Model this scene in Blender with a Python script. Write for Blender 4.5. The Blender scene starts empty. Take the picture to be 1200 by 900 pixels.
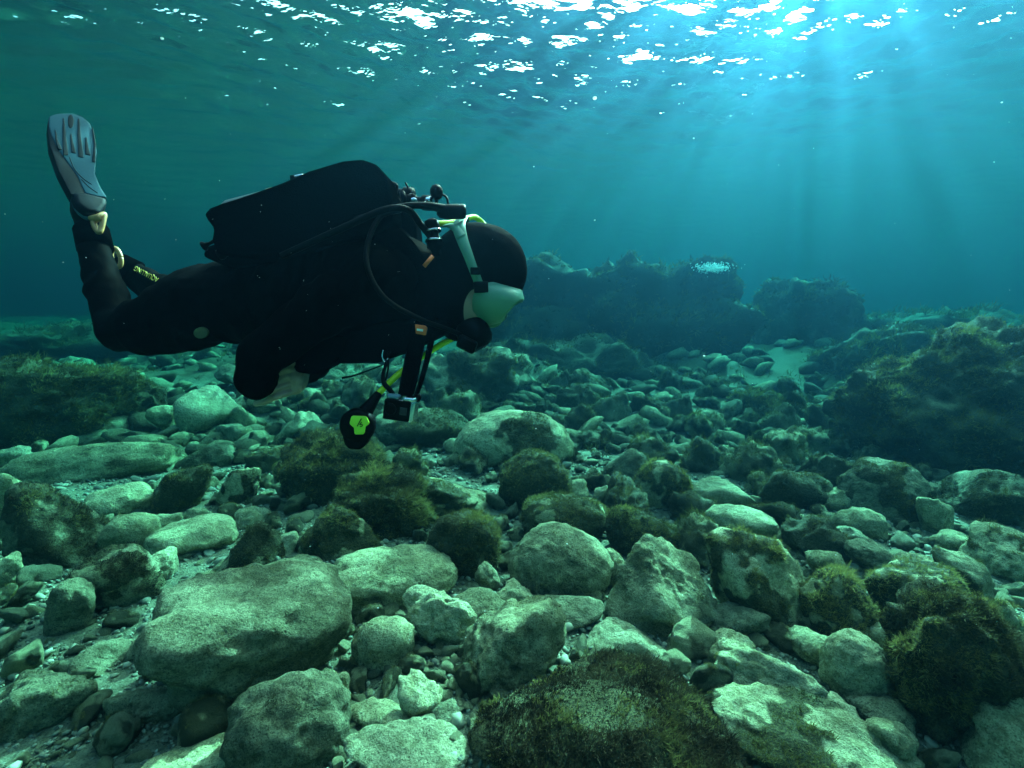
import bpy, bmesh, math, random
import numpy as np
from mathutils import Vector, Matrix, Quaternion

scene = bpy.context.scene
COL = scene.collection

# ------------------------------------------------------------------ camera
F = 600.0                       # focal length in photo pixels (1200 wide)
PITCH = math.radians(8.06)      # camera looks slightly down
cam_data = bpy.data.cameras.new('camera')
cam_data.sensor_width = 36.0
cam_data.lens = 36.0 * F / 1200.0
cam_data.clip_start = 0.02
cam_data.clip_end = 400.0
cam = bpy.data.objects.new('camera', cam_data)
COL.objects.link(cam)
cam.location = (0, 0, 0)
cam.rotation_euler = (math.radians(90) - PITCH, 0, 0)
scene.camera = cam

# ------------------------------------------------------------------ sun, sky, exposure
SUN_EL, SUN_AZ = math.radians(36.2), math.radians(29.0)
SUN = Vector((math.sin(SUN_AZ) * math.cos(SUN_EL), math.cos(SUN_AZ) * math.cos(SUN_EL), math.sin(SUN_EL)))
sd = bpy.data.lights.new('sun', 'SUN')
sd.energy = 5.0
sd.angle = math.radians(0.45)
sd.color = (1.0, 0.96, 0.88)
sun = bpy.data.objects.new('sun', sd)
COL.objects.link(sun)
sun.rotation_euler = SUN.to_track_quat('Z', 'Y').to_euler()
sun.location = SUN * 30

world = bpy.data.worlds.new('World')
scene.world = world
world.use_nodes = True
wn = world.node_tree.nodes
wn.clear()
sky = wn.new('ShaderNodeTexSky')
sky.sky_type = 'NISHITA'
sky.sun_disc = False
sky.sun_elevation = SUN_EL
sky.sun_rotation = SUN_AZ
sky.dust_density = 10.0
bg = wn.new('ShaderNodeBackground')
bg.inputs['Strength'].default_value = 0.145
wo = wn.new('ShaderNodeOutputWorld')
world.node_tree.links.new(sky.outputs[0], bg.inputs[0])
world.node_tree.links.new(bg.outputs[0], wo.inputs[0])

scene.view_settings.view_transform = 'Standard'
scene.view_settings.look = 'None'
scene.view_settings.gamma = 1.0
scene.view_settings.use_curve_mapping = False
scene.view_settings.exposure = 3.1

cy = scene.cycles
cy.use_denoising = True
cy.max_bounces = 6
cy.diffuse_bounces = 2
cy.glossy_bounces = 3
cy.transmission_bounces = 4
cy.volume_bounces = 1
cy.transparent_max_bounces = 12
cy.sample_clamp_indirect = 4.0
cy.caustics_reflective = False
cy.caustics_refractive = False

WATER_Z = 2.35
GROUND_Z = -1.10

# ------------------------------------------------------------------ helpers
CP, SP = math.cos(PITCH), math.sin(PITCH)

def ray(px, py):
    """world direction of a photo pixel, scaled so that its depth along the camera axis is 1"""
    cx, cz = (px - 600.0) / F, (450.0 - py) / F
    return np.array([cx, CP + cz * SP, cz * CP - SP])

def W(px, py, d):
    """world point on the ray of a pixel at depth d along the camera axis"""
    return ray(px, py) * d

def _hash(i, j, k, s):
    n = (i * 374761393 + j * 668265263 + k * 2147483647 + s * 1274126177) & 0xFFFFFFFF
    n = ((n ^ (n >> 13)) * 1274126177) & 0xFFFFFFFF
    n = ((n ^ (n >> 16)) * 2246822519) & 0xFFFFFFFF
    return ((n ^ (n >> 15)) & 0xFFFF) / 65535.0

def vnoise(p, s=0):
    """smooth value noise, p (N,3) -> (N,) in -1..1"""
    f = np.floor(p).astype(np.int64)
    t = p - f
    t = t * t * t * (t * (t * 6 - 15) + 10)
    out = np.zeros(len(p))
    for a in (0, 1):
        wa = t[:, 0] if a else 1 - t[:, 0]
        for b in (0, 1):
            wb = t[:, 1] if b else 1 - t[:, 1]
            for c in (0, 1):
                wc = t[:, 2] if c else 1 - t[:, 2]
                out += wa * wb * wc * _hash(f[:, 0] + a, f[:, 1] + b, f[:, 2] + c, s)
    return out * 2 - 1

def fbm(p, s=0, octaves=4, gain=0.5, lac=2.03):
    out = np.zeros(len(p)); amp = 1.0; q = np.array(p, float)
    for o in range(octaves):
        out += amp * vnoise(q, s + o * 17)
        q = q * lac + 13.7
        amp *= gain
    return out

def mesh_from(name, verts, faces, smooth=True):
    """fast mesh from an (N,3) array and an (M,k) index array (or a list of faces)"""
    me = bpy.data.meshes.new(name)
    verts = np.asarray(verts, dtype=np.float32)
    if isinstance(faces, np.ndarray):
        m, k = faces.shape
        me.vertices.add(len(verts)); me.vertices.foreach_set('co', verts.ravel())
        me.loops.add(m * k); me.loops.foreach_set('vertex_index', faces.astype(np.int32).ravel())
        me.polygons.add(m)
        me.polygons.foreach_set('loop_start', np.arange(0, m * k, k, dtype=np.int32))
        me.update(calc_edges=True)
    else:
        me.from_pydata([tuple(map(float, v)) for v in verts], [], faces)
        me.update()
    if smooth:
        me.polygons.foreach_set('use_smooth', np.ones(len(me.polygons), dtype=bool))
    return me

def add(name, me, mat=None, parent=None, loc=None, label=None, cat=None, group=None, kind=None):
    o = bpy.data.objects.new(name, me)
    COL.objects.link(o)
    if mat is not None and me is not None and len(me.materials) == 0:
        me.materials.append(mat)
    if parent is not None:
        o.parent = parent
    if loc is not None:
        o.location = loc
    if label: o['label'] = label
    if cat: o['category'] = cat
    if group: o['group'] = group
    if kind: o['kind'] = kind
    return o

_ico = {}
def ico(n):
    if n not in _ico:
        bm = bmesh.new()
        bmesh.ops.create_icosphere(bm, subdivisions=n, radius=1.0)
        v = np.array([x.co[:] for x in bm.verts]); bm.verts.index_update()
        f = np.array([[y.index for y in x.verts] for x in bm.faces])
        bm.free()
        v /= np.linalg.norm(v, axis=1)[:, None]
        _ico[n] = (v, f)
    return _ico[n]

# ------------------------------------------------------------------ materials
def new_mat(name):
    m = bpy.data.materials.new(name)
    m.use_nodes = True
    nt = m.node_tree
    b = nt.nodes['Principled BSDF']
    return m, nt, b

def node(nt, typ, **kw):
    n = nt.nodes.new(typ)
    for k, v in kw.items():
        if k in n.inputs.keys() if hasattr(n.inputs, 'keys') else False:
            n.inputs[k].default_value = v
        else:
            setattr(n, k, v)
    return n

def plain(name, color, rough=0.5, metal=0.0, spec=0.5, bump=0.0, bscale=80.0, vary=0.0):
    m, nt, b = new_mat(name)
    b.inputs['Base Color'].default_value = (*color, 1)
    b.inputs['Roughness'].default_value = rough
    b.inputs['Metallic'].default_value = metal
    b.inputs['Specular IOR Level'].default_value = spec
    tc = nt.nodes.new('ShaderNodeTexCoord')
    nz = nt.nodes.new('ShaderNodeTexNoise'); nz.inputs['Scale'].default_value = bscale
    nz.inputs['Detail'].default_value = 5.0
    nt.links.new(tc.outputs['Object'], nz.inputs['Vector'])
    if vary > 0:
        mx = nt.nodes.new('ShaderNodeMix'); mx.data_type = 'RGBA'
        mx.inputs['A'].default_value = (*[c * (1 - vary) for c in color], 1)
        mx.inputs['B'].default_value = (*[min(1, c * (1 + vary)) for c in color], 1)
        nt.links.new(nz.outputs['Fac'], mx.inputs['Factor'])
        nt.links.new(mx.outputs['Result'], b.inputs['Base Color'])
    if bump > 0:
        bp = nt.nodes.new('ShaderNodeBump'); bp.inputs['Strength'].default_value = bump
        bp.inputs['Distance'].default_value = 0.004
        nt.links.new(nz.outputs['Fac'], bp.inputs['Height'])
        nt.links.new(bp.outputs['Normal'], b.inputs['Normal'])
    return m

def rock_material(name, pale, film, film_amt, speck=0.5, world_coords=False):
    """limestone with a biofilm, dark pores and pale scars"""
    m, nt, b = new_mat(name)
    L = nt.links.new
    tc = nt.nodes.new('ShaderNodeTexCoord')
    oi = nt.nodes.new('ShaderNodeObjectInfo')
    off = nt.nodes.new('ShaderNodeVectorMath'); off.operation = 'MULTIPLY_ADD'
    off.inputs[1].default_value = (37.0, 19.0, 53.0)
    L(oi.outputs['Random'], off.inputs[0])
    L(tc.outputs['Object'], off.inputs[2])
    src = off.outputs[0]
    def noise(scale, detail=6, rough=0.6):
        n = nt.nodes.new('ShaderNodeTexNoise')
        n.inputs['Scale'].default_value = scale
        n.inputs['Detail'].default_value = detail
        n.inputs['Roughness'].default_value = rough
        L(src, n.inputs['Vector'])
        return n.outputs['Fac']
    def ramp(fac, a, bb, ca, cb):
        r = nt.nodes.new('ShaderNodeValToRGB')
        r.color_ramp.elements[0].position = a; r.color_ramp.elements[0].color = (*ca, 1)
        r.color_ramp.elements[1].position = bb; r.color_ramp.elements[1].color = (*cb, 1)
        L(fac, r.inputs['Fac'])
        return r.outputs['Color']
    def mix(f, a, bb, mode='MIX'):
        x = nt.nodes.new('ShaderNodeMix'); x.data_type = 'RGBA'; x.blend_type = mode
        if isinstance(f, (int, float)): x.inputs['Factor'].default_value = f
        else: L(f, x.inputs['Factor'])
        for s, v in (('A', a), ('B', bb)):
            if isinstance(v, tuple): x.inputs[s].default_value = (*v, 1)
            else: L(v, x.inputs[s])
        return x.outputs['Result']
    n1, n2, n3, n4 = noise(3.0), noise(14.0, 8, 0.7), noise(70.0, 6, 0.7), noise(230.0, 3, 0.6)
    dk = tuple(c * 0.62 for c in pale)
    col = ramp(n2, 0.34, 0.68, dk, pale)
    fm = ramp(n1, 0.5 - 0.28 * film_amt - 0.06, 0.5 + 0.34 - 0.3 * film_amt, (1, 1, 1), (0, 0, 0))
    fm2 = mix(0.75, fm, ramp(n3, 0.38, 0.6, (1, 1, 1), (0.25, 0.25, 0.25)), 'MULTIPLY')
    col = mix(fm2, col, film)
    # pores and grit
    vo = nt.nodes.new('ShaderNodeTexVoronoi'); vo.inputs['Scale'].default_value = 46.0
    L(src, vo.inputs['Vector'])
    pore = ramp(vo.outputs['Distance'], 0.10, 0.26, (1, 1, 1), (0, 0, 0))
    pm = mix(1.0, pore, ramp(n2, 0.48, 0.6, (0, 0, 0), (speck, speck, speck)), 'MULTIPLY')
    col = mix(pm, col, tuple(c * 0.22 for c in film))
    col = mix(mix(1.0, ramp(n4, 0.60, 0.70, (0, 0, 0), (0.55, 0.55, 0.55)), ramp(n2, .4, .6, (1, 1, 1), (0, 0, 0)), 'MULTIPLY'), col, tuple(min(1, c * 1.5) for c in pale))
    col = mix(ramp(n4, 0.36, 0.47, (0.8, 0.8, 0.8), (0, 0, 0)), col, tuple(c * 0.4 for c in film))
    n5 = noise(32.0, 5, 0.75)
    col = mix(ramp(n5, 0.40, 0.52, (0.7, 0.7, 0.7), (0, 0, 0)), col, tuple(c * 0.75 for c in film))
    fa = nt.nodes.new('ShaderNodeAttribute'); fa.attribute_name = 'film'
    fb = nt.nodes.new('ShaderNodeMath'); fb.operation = 'MULTIPLY_ADD'; fb.inputs[1].default_value = 0.9
    L(n3, fb.inputs[0]); L(fa.outputs['Fac'], fb.inputs[2])
    fmask = ramp(fb.outputs[0], 0.55, 1.12, (0, 0, 0), (1, 1, 1))
    turf = ramp(n4, 0.35, 0.72, (0.020, 0.018, 0.008), (0.11, 0.095, 0.036))
    col = mix(fmask, col, turf)
    # per-stone brightness
    br = nt.nodes.new('ShaderNodeMapRange')
    br.inputs['To Min'].default_value = 0.72; br.inputs['To Max'].default_value = 1.2
    L(oi.outputs['Random'], br.inputs['Value'])
    sc = nt.nodes.new('ShaderNodeVectorMath'); sc.operation = 'SCALE'
    L(col, sc.inputs[0]); L(br.outputs[0], sc.inputs['Scale'])
    L(sc.outputs[0], b.inputs['Base Color'])
    b.inputs['Roughness'].default_value = 0.88
    b.inputs['Specular IOR Level'].default_value = 0.2
    # relief
    h = nt.nodes.new('ShaderNodeMath'); h.operation = 'MULTIPLY_ADD'; h.inputs[1].default_value = 0.5
    L(n3, h.inputs[0]); L(n2, h.inputs[2])
    h2 = nt.nodes.new('ShaderNodeMath'); h2.operation = 'MULTIPLY_ADD'; h2.inputs[1].default_value = -0.5
    L(pm, h2.inputs[0]); L(h.outputs[0], h2.inputs[2])
    bp = nt.nodes.new('ShaderNodeBump'); bp.inputs['Strength'].default_value = 1.0
    bp.inputs['Distance'].default_value = 0.028
    L(h2.outputs[0], bp.inputs['Height'])
    L(bp.outputs['Normal'], b.inputs['Normal'])
    return m

M_ROCK = rock_material('limestone', (0.53, 0.475, 0.265), (0.19, 0.17, 0.066), 0.55)
M_ROCK_CLEAN = rock_material('washed_limestone', (0.52, 0.47, 0.29), (0.22, 0.20, 0.085), 0.38, 0.45)
M_ROCK_DARK = rock_material('filmed_limestone', (0.33, 0.30, 0.175), (0.095, 0.088, 0.036), 0.62)
M_REEF = rock_material('reef_rock', (0.20, 0.185, 0.10), (0.055, 0.052, 0.022), 0.75)
M_BED = rock_material('seabed_gravel', (0.27, 0.25, 0.16), (0.09, 0.085, 0.04), 0.6)

def algae_material(name, dark, light):
    m, nt, b = new_mat(name)
    L = nt.links.new
    at = nt.nodes.new('ShaderNodeAttribute'); at.attribute_name = 'tint'
    r = nt.nodes.new('ShaderNodeValToRGB')
    r.color_ramp.elements[0].color = (*dark, 1)
    r.color_ramp.elements[1].color = (*light, 1)
    L(at.outputs['Fac'], r.inputs['Fac'])
    L(r.outputs[0], b.inputs['Base Color'])
    b.inputs['Roughness'].default_value = 0.8
    b.inputs['Specular IOR Level'].default_value = 0.2
    tr = nt.nodes.new('ShaderNodeBsdfTranslucent')
    L(r.outputs[0], tr.inputs['Color'])
    mx = nt.nodes.new('ShaderNodeMixShader'); mx.inputs[0].default_value = 0.35
    out = nt.nodes['Material Output']
    L(b.outputs[0], mx.inputs[1]); L(tr.outputs[0], mx.inputs[2])
    L(mx.outputs[0], out.inputs['Surface'])
    return m

M_ALGAE = algae_material('brown_algae', (0.022, 0.020, 0.009), (0.26, 0.20, 0.06))
M_ALGAE_OLIVE = algae_material('olive_algae', (0.04, 0.045, 0.014), (0.29, 0.225, 0.065))
M_ALGAE_RED = algae_material('dark_red_algae', (0.016, 0.011, 0.007), (0.13, 0.085, 0.04))

# ------------------------------------------------------------------ water surface
def water_height(x, y):
    rs = np.random.RandomState(5)
    z = np.zeros_like(x)
    d = np.hypot(x, y)
    # domain warp so that crests are not straight
    q = np.stack([x.ravel() * 0.35, y.ravel() * 0.35, np.zeros(x.size)], 1)
    wx = vnoise(q, 3).reshape(x.shape) * 0.9
    wy = vnoise(q + 7.3, 4).reshape(x.shape) * 0.9
    for i in range(26):
        lam = 1.25 * (0.885 ** i)                       # 2.6 m swell down to 6 cm ripple
        ang = rs.normal(0.35, 1.1)
        k = 2 * math.pi / lam
        ph = rs.uniform(0, 6.28)
        slope = 0.025 if lam > 0.8 else (0.055 if lam > 0.35 else 0.12)
        a = slope / k
        s = np.sin(k * ((x + wx) * math.sin(ang) + (y + wy) * math.cos(ang)) + ph)
        s = 1 - 2 * np.abs(s) ** 1.4 if i % 3 == 0 else s
        fade = np.clip(lam * 21 / np.maximum(d, 1), 0, 1) * np.clip(1.75 - d / 7.0, .28, 1)
        z += a * s * fade
    return z

def build_water():
    n = 520
    t = np.linspace(-1, 1, n)
    xs = np.sinh(t * 4.3) / math.sinh(4.3) * 95 + 1.5
    u = np.linspace(0, 1, n)
    g = 0.032 * 1.0105 ** np.arange(330)
    ys = np.concatenate([np.linspace(-9, 1.4, 60), 1.5 + np.cumsum(g) - g[0], np.linspace(104, 130, 6)])
    X, Y = np.meshgrid(xs, ys)
    Z = WATER_Z + water_height(X, Y)
    v = np.stack([X.ravel(), Y.ravel(), Z.ravel()], 1)
    idx = np.arange(X.size).reshape(X.shape)
    f = np.stack([idx[:-1, :-1].ravel(), idx[:-1, 1:].ravel(), idx[1:, 1:].ravel(), idx[1:, :-1].ravel()], 1)
    me = mesh_from('water_surface', v, f)
    m = bpy.data.materials.new('sea_surface'); m.use_nodes = True
    nt = m.node_tree; nt.nodes.clear(); L = nt.links.new
    out = nt.nodes.new('ShaderNodeOutputMaterial')
    fr = nt.nodes.new('ShaderNodeFresnel'); fr.inputs['IOR'].default_value = 1.245
    tc = nt.nodes.new('ShaderNodeTexCoord')
    nz = nt.nodes.new('ShaderNodeTexNoise'); nz.inputs['Scale'].default_value = 9.0; nz.inputs['Detail'].default_value = 3
    L(tc.outputs['Object'], nz.inputs['Vector'])
    bp = nt.nodes.new('ShaderNodeBump'); bp.inputs['Strength'].default_value = 0.3; bp.inputs['Distance'].default_value = 0.02
    L(nz.outputs['Fac'], bp.inputs['Height'])
    nz2 = nt.nodes.new('ShaderNodeTexNoise'); nz2.inputs['Scale'].default_value = 13.0; nz2.inputs['Detail'].default_value = 2
    mp = nt.nodes.new('ShaderNodeMapping'); mp.inputs['Scale'].default_value = (0.55, 1.0, 1.0); mp.inputs['Rotation'].default_value = (0, 0, 0.3)
    L(tc.outputs['Object'], mp.inputs['Vector']); L(mp.outputs[0], nz2.inputs['Vector'])
    bp2 = nt.nodes.new('ShaderNodeBump'); bp2.inputs['Strength'].default_value = 0.46; bp2.inputs['Distance'].default_value = 0.035
    L(nz2.outputs['Fac'], bp2.inputs['Height']); L(bp.outputs[0], bp2.inputs['Normal'])
    L(bp2.outputs[0], fr.inputs['Normal'])
    tr = nt.nodes.new('ShaderNodeBsdfTransparent'); tr.inputs[0].default_value = (0.95, 0.98, 1.0, 1)
    rf = nt.nodes.new('ShaderNodeBsdfRefraction'); rf.inputs['IOR'].default_value = 1.333
    rf.inputs['Roughness'].default_value = 0.32; rf.inputs['Color'].default_value = (0.95, 0.99, 1.0, 1)
    gl = nt.nodes.new('ShaderNodeBsdfGlossy'); gl.inputs['Roughness'].default_value = 0.22; gl.inputs['Color'].default_value = (0.60, 0.72, 0.75, 1)
    L(bp.outputs[0], rf.inputs['Normal']); L(bp.outputs[0], gl.inputs['Normal'])
    m1 = nt.nodes.new('ShaderNodeMixShader'); m1.inputs[0].default_value = 0.2
    L(tr.outputs[0], m1.inputs[1]); L(rf.outputs[0], m1.inputs[2])
    m2 = nt.nodes.new('ShaderNodeMixShader')
    L(fr.outputs[0], m2.inputs[0]); L(m1.outputs[0], m2.inputs[1]); L(gl.outputs[0], m2.inputs[2])
    L(m2.outputs[0], out.inputs['Surface'])
    return add('water_surface', me, m, kind='structure')

build_water()

# ------------------------------------------------------------------ seabed
def ground_z(x, y):
    x = np.atleast_1d(np.asarray(x, float)); y = np.atleast_1d(np.asarray(y, float))
    q = np.stack([x, y, np.zeros_like(x)], 1)
    z = GROUND_Z + 0.10 * vnoise(q * 0.5, 11) + 0.05 * vnoise(q * 1.3, 12)
    far = np.clip((y - 3.5) / 5.0, 0, 1)
    z += far * (0.20 * fbm(q * 0.55, 21, 4) + 0.08 * np.abs(fbm(q * 1.9, 25, 3)))
    z += 0.55 * np.clip((y - 4.5) / 7.5, 0, 1)
    z += 0.02 * np.clip(x, 0, 6) * np.clip(y - 4, 0, 10) * 0.10           # rises to the right
    return z

def gz(x, y):
    return float(ground_z(x, y)[0])

BED = []
def build_seabed():
    n = 300
    t = np.linspace(-1, 1, n)
    xs = np.sinh(t * 4.0) / math.sinh(4.0) * 58
    u = np.linspace(0, 1, n)
    ys = -5 + 72 * (0.14 * u + 0.86 * u ** 2.7)
    X, Y = np.meshgrid(xs, ys)
    Z = ground_z(X.ravel(), Y.ravel())
    q = np.stack([X.ravel(), Y.ravel(), Z], 1)
    Z = Z + 0.012 * fbm(q * 9, 41, 3)
    v = np.stack([X.ravel(), Y.ravel(), Z], 1)
    idx = np.arange(n * n).reshape(n, n)
    f = np.stack([idx[:-1, :-1].ravel(), idx[:-1, 1:].ravel(), idx[1:, 1:].ravel(), idx[1:, :-1].ravel()], 1)
    BED.extend([v, f])
    me = mesh_from('seabed', v, f)
    film = np.clip((v[:, 1] - 4) / 5, 0, 1) * np.clip(.75 + .6 * fbm(v * .8, 61, 3), 0, 1)
    me.attributes.new('film', 'FLOAT', 'POINT').data.foreach_set('value', film.astype(np.float32))
    return add('seabed', me, M_BED, kind='structure')

build_seabed()

# ------------------------------------------------------------------ the sea water itself
def build_haze():
    bm = bmesh.new()
    bmesh.ops.create_cube(bm, size=1.0)
    x0, x1, y0, y1, z0, z1 = -62, 62, -6.5, 70, -3.6, 2.24
    for v in bm.verts:
        v.co = (x0 if v.co.x < 0 else x1, y0 if v.co.y < 0 else y1, z0 if v.co.z < 0 else z1)
    me = bpy.data.meshes.new('haze'); bm.to_mesh(me); bm.free()
    m = bpy.data.materials.new('sea_water'); m.use_nodes = True
    nt = m.node_tree; nt.nodes.clear()
    out = nt.nodes.new('ShaderNodeOutputMaterial')
    pv = nt.nodes.new('ShaderNodeVolumePrincipled')
    pv.inputs['Color'].default_value = (0.007, 0.0225, 0.040, 1)
    pv.inputs['Absorption Color'].default_value = (0.05, 0.71, 0.675, 1)
    pv.inputs['Density'].default_value = 0.335
    pv.inputs['Anisotropy'].default_value = 0.86
    nt.links.new(pv.outputs[0], out.inputs['Volume'])
    add('haze', me, m, kind='stuff')

build_haze()

# ------------------------------------------------------------------ rocks
def rock_verts(seed, radii, subdiv, p=7.0, planes=15, lump=0.10, fine=0.022, roll=0.0, taper=0.0, pits=0.0, crack=0.0, e=None):
    """a rounded polyhedron roughened by noise, fitted to a box of the given radii; centre at 0"""
    rs = np.random.RandomState(seed)
    d, f = ico(subdiv)
    n = rs.normal(size=(planes, 3)); n /= np.linalg.norm(n, axis=1)[:, None]
    dist = rs.uniform(0.72, 1.0, planes)
    dots = np.maximum(d @ n.T, 0) / dist
    r = (np.sum(dots ** p, axis=1) + 0.45 ** p) ** (-1.0 / p)
    if e:
        r = np.sum(np.abs(d) ** e, axis=1) ** (-1.0 / e) * (0.8 + 0.2 * r / r.max())
    v = d * r[:, None]
    if taper:
        v[:, 0] *= 1 + taper * v[:, 2]; v[:, 1] *= 1 + taper * v[:, 2]
    a = math.radians(roll)
    R = np.array([[math.cos(a), 0, math.sin(a)], [0, 1, 0], [-math.sin(a), 0, math.cos(a)]])
    v = v @ R.T
    o = rs.uniform(-50, 50, 3)
    q = v * 1.0
    v = v * (1 + lump * fbm(q * 1.7 + o, seed, 3, 0.5))[:, None]
    lo, hi = v.min(0), v.max(0)
    v = (v - (lo + hi) / 2) / ((hi - lo) / 2) * np.array(radii)
    s = float(np.mean(radii))
    nrm = v / np.array(radii) ** 2
    nrm /= np.linalg.norm(nrm, axis=1)[:, None] + 1e-9
    w = v + o
    disp = fine * s * fbm(w * (4.0 / s), seed + 5, 4, 0.55)
    disp += 0.006 * fbm(w * 34.0, seed + 9, 3, 0.6)
    if pits:
        pz = vnoise(w * (7.0 / s) + 3, seed + 31)
        disp -= pits * s * np.clip(pz - 0.30, 0, 1)
    if crack:
        cz = np.abs(vnoise(w * (2.0 / s), seed + 41))
        disp -= crack * s * np.clip(1 - cz / 0.06, 0, 1) * np.clip(v[:, 2] / radii[2] + 0.6, 0, 1)
    v = v + nrm * disp[:, None]
    return v, f

def tri_normals(v, f):
    a, b, c = v[f[:, 0]], v[f[:, 1]], v[f[:, 2]]
    n = np.cross(b - a, c - a)
    ar = np.linalg.norm(n, axis=1)
    return n / (ar[:, None] + 1e-12), ar * 0.5

TOTAL_BLADES = [0]
def algae_mesh(name, v, f, count, length, width, seed, cover=0.6, up=0.3, side=None, tint=0.5, patch=3.0, zmin=-1e9, droop=0.25, clumps=0):
    """tufts of thin tapering fronds rooted on the surface (v, f); returns a mesh"""
    rs = np.random.RandomState(seed)
    n, ar = tri_normals(v, f)
    c = v[f].mean(1)
    m = fbm(c * patch + seed * 1.7, seed, 3, 0.55)
    thr = np.quantile(m, 1 - cover) if cover < 1 else -9
    wgt = ar * np.clip((m - thr) * 8 + 0.12, 0, 1) * np.clip(n[:, 2] + 0.75 + up * 0, 0, 1) ** 0.7
    if side is not None:
        wgt = wgt * np.clip(n @ np.array(side) + 0.35, 0, 1)
    wgt = wgt * (c[:, 2] > zmin) * np.clip(n @ np.array([0, -.75, .65]) + .65, .05, 1)
    if wgt.sum() <= 0: return None
    cs = np.cumsum(wgt); cs /= cs[-1]
    def sample(k):
        t = np.searchsorted(cs, rs.uniform(size=k))
        a = rs.uniform(size=(k, 2)); fl = a.sum(1) > 1; a[fl] = 1 - a[fl]
        p = v[f[t, 0]] + a[:, :1] * (v[f[t, 1]] - v[f[t, 0]]) + a[:, 1:] * (v[f[t, 2]] - v[f[t, 0]])
        return p, n[t]
    per = 7
    k = max(1, count // per)
    rp, rn = sample(k)
    tl = length * rs.uniform(0.35, 1.0, k) * np.clip(1 + 0.95 * vnoise(rp * (0.28 / length) + 5, seed + 3), .5, 1.9)    # tuft height
    tt = np.clip(tint + 0.55 * vnoise(rp * 7.0, seed + 8) + rs.normal(0, 0.10, k), 0, 1)
    root = np.repeat(rp, per, 0); rn = np.repeat(rn, per, 0)
    tl = np.repeat(tl, per) * rs.uniform(0.6, 1.1, k * per)
    tt = np.clip(np.repeat(tt, per) + rs.normal(0, 0.07, k * per), 0, 1)
    N = len(root)
    root = root + rs.normal(0, 0.16, (N, 3)) * tl[:, None] - rn * 0.004
    flow = np.array([0.25, -0.05, 0.0])
    dirn = rn * 0.8 + np.array([0, 0, up]) + rs.normal(0, 0.55, (N, 3)) + flow
    dirn /= np.linalg.norm(dirn, axis=1)[:, None]
    bend = rs.normal(0, 0.5, (N, 3)) + np.array([0.2, 0, -droop])
    sd_ = np.cross(dirn, rs.normal(size=(N, 3))); sd_ /= np.linalg.norm(sd_, axis=1)[:, None] + 1e-9
    wv = width * rs.uniform(0.6, 1.4, N)
    mid = root + dirn * (tl * 0.55)[:, None]
    tip = mid + (dirn + bend * 0.7) * (tl * 0.5)[:, None]
    V = np.empty((N, 4, 3))
    V[:, 0] = root
    V[:, 1] = mid + sd_ * (wv * 0.62)[:, None]; V[:, 2] = mid - sd_ * (wv * 0.62)[:, None]
    V[:, 3] = tip
    b = np.arange(N)[:, None] * 4
    T = np.concatenate([b + [0, 1, 2], b + [2, 1, 3]], 0)
    me = mesh_from(name, V.reshape(-1, 3), T, smooth=False)
    at = me.attributes.new('tint', 'FLOAT', 'POINT')
    col = np.empty((N, 4))
    col[:, 0] = tt * 0.4; col[:, 1:3] = (tt * 0.8)[:, None]; col[:, 3] = tt
    at.data.foreach_set('value', col.astype(np.float32).ravel())
    TOTAL_BLADES[0] += N
    return me

ROCK_ELLIPSES = []           # pixel ellipses taken by the large rocks, so cobbles go in the gaps

def solve_place(cx, cy, w, h, bratio, sink, depth=None):
    """centre, radii and depth of a rock that fills the pixel box (cx, cy, w, h) standing on the seabed"""
    r = ray(cx, cy)
    down = math.atan2(-r[2], math.hypot(r[0], r[1]))
    t = depth if depth else 2.5
    for _ in range(30):
        p = r * t
        a = w * 0.5 * t / F
        b = bratio * a
        hh = h * 0.5 * t / F * 1.02
        c2 = hh ** 2 - (b * math.sin(down)) ** 2
        c = math.sqrt(max(c2, 0)) / max(math.cos(down), 0.3)
        c = min(max(c, 0.30 * min(a, b)), 1.5 * a)
        if depth: break
        zt = gz(p[0], p[1]) + c * (1 - 2 * sink)
        t2 = zt / r[2] if r[2] < -0.02 else t
        t += 0.5 * (min(max(t2, 0.8), 16) - t)
    p = r * t
    return p, (a, b, c), t, math.atan2(r[0], r[1])

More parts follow.
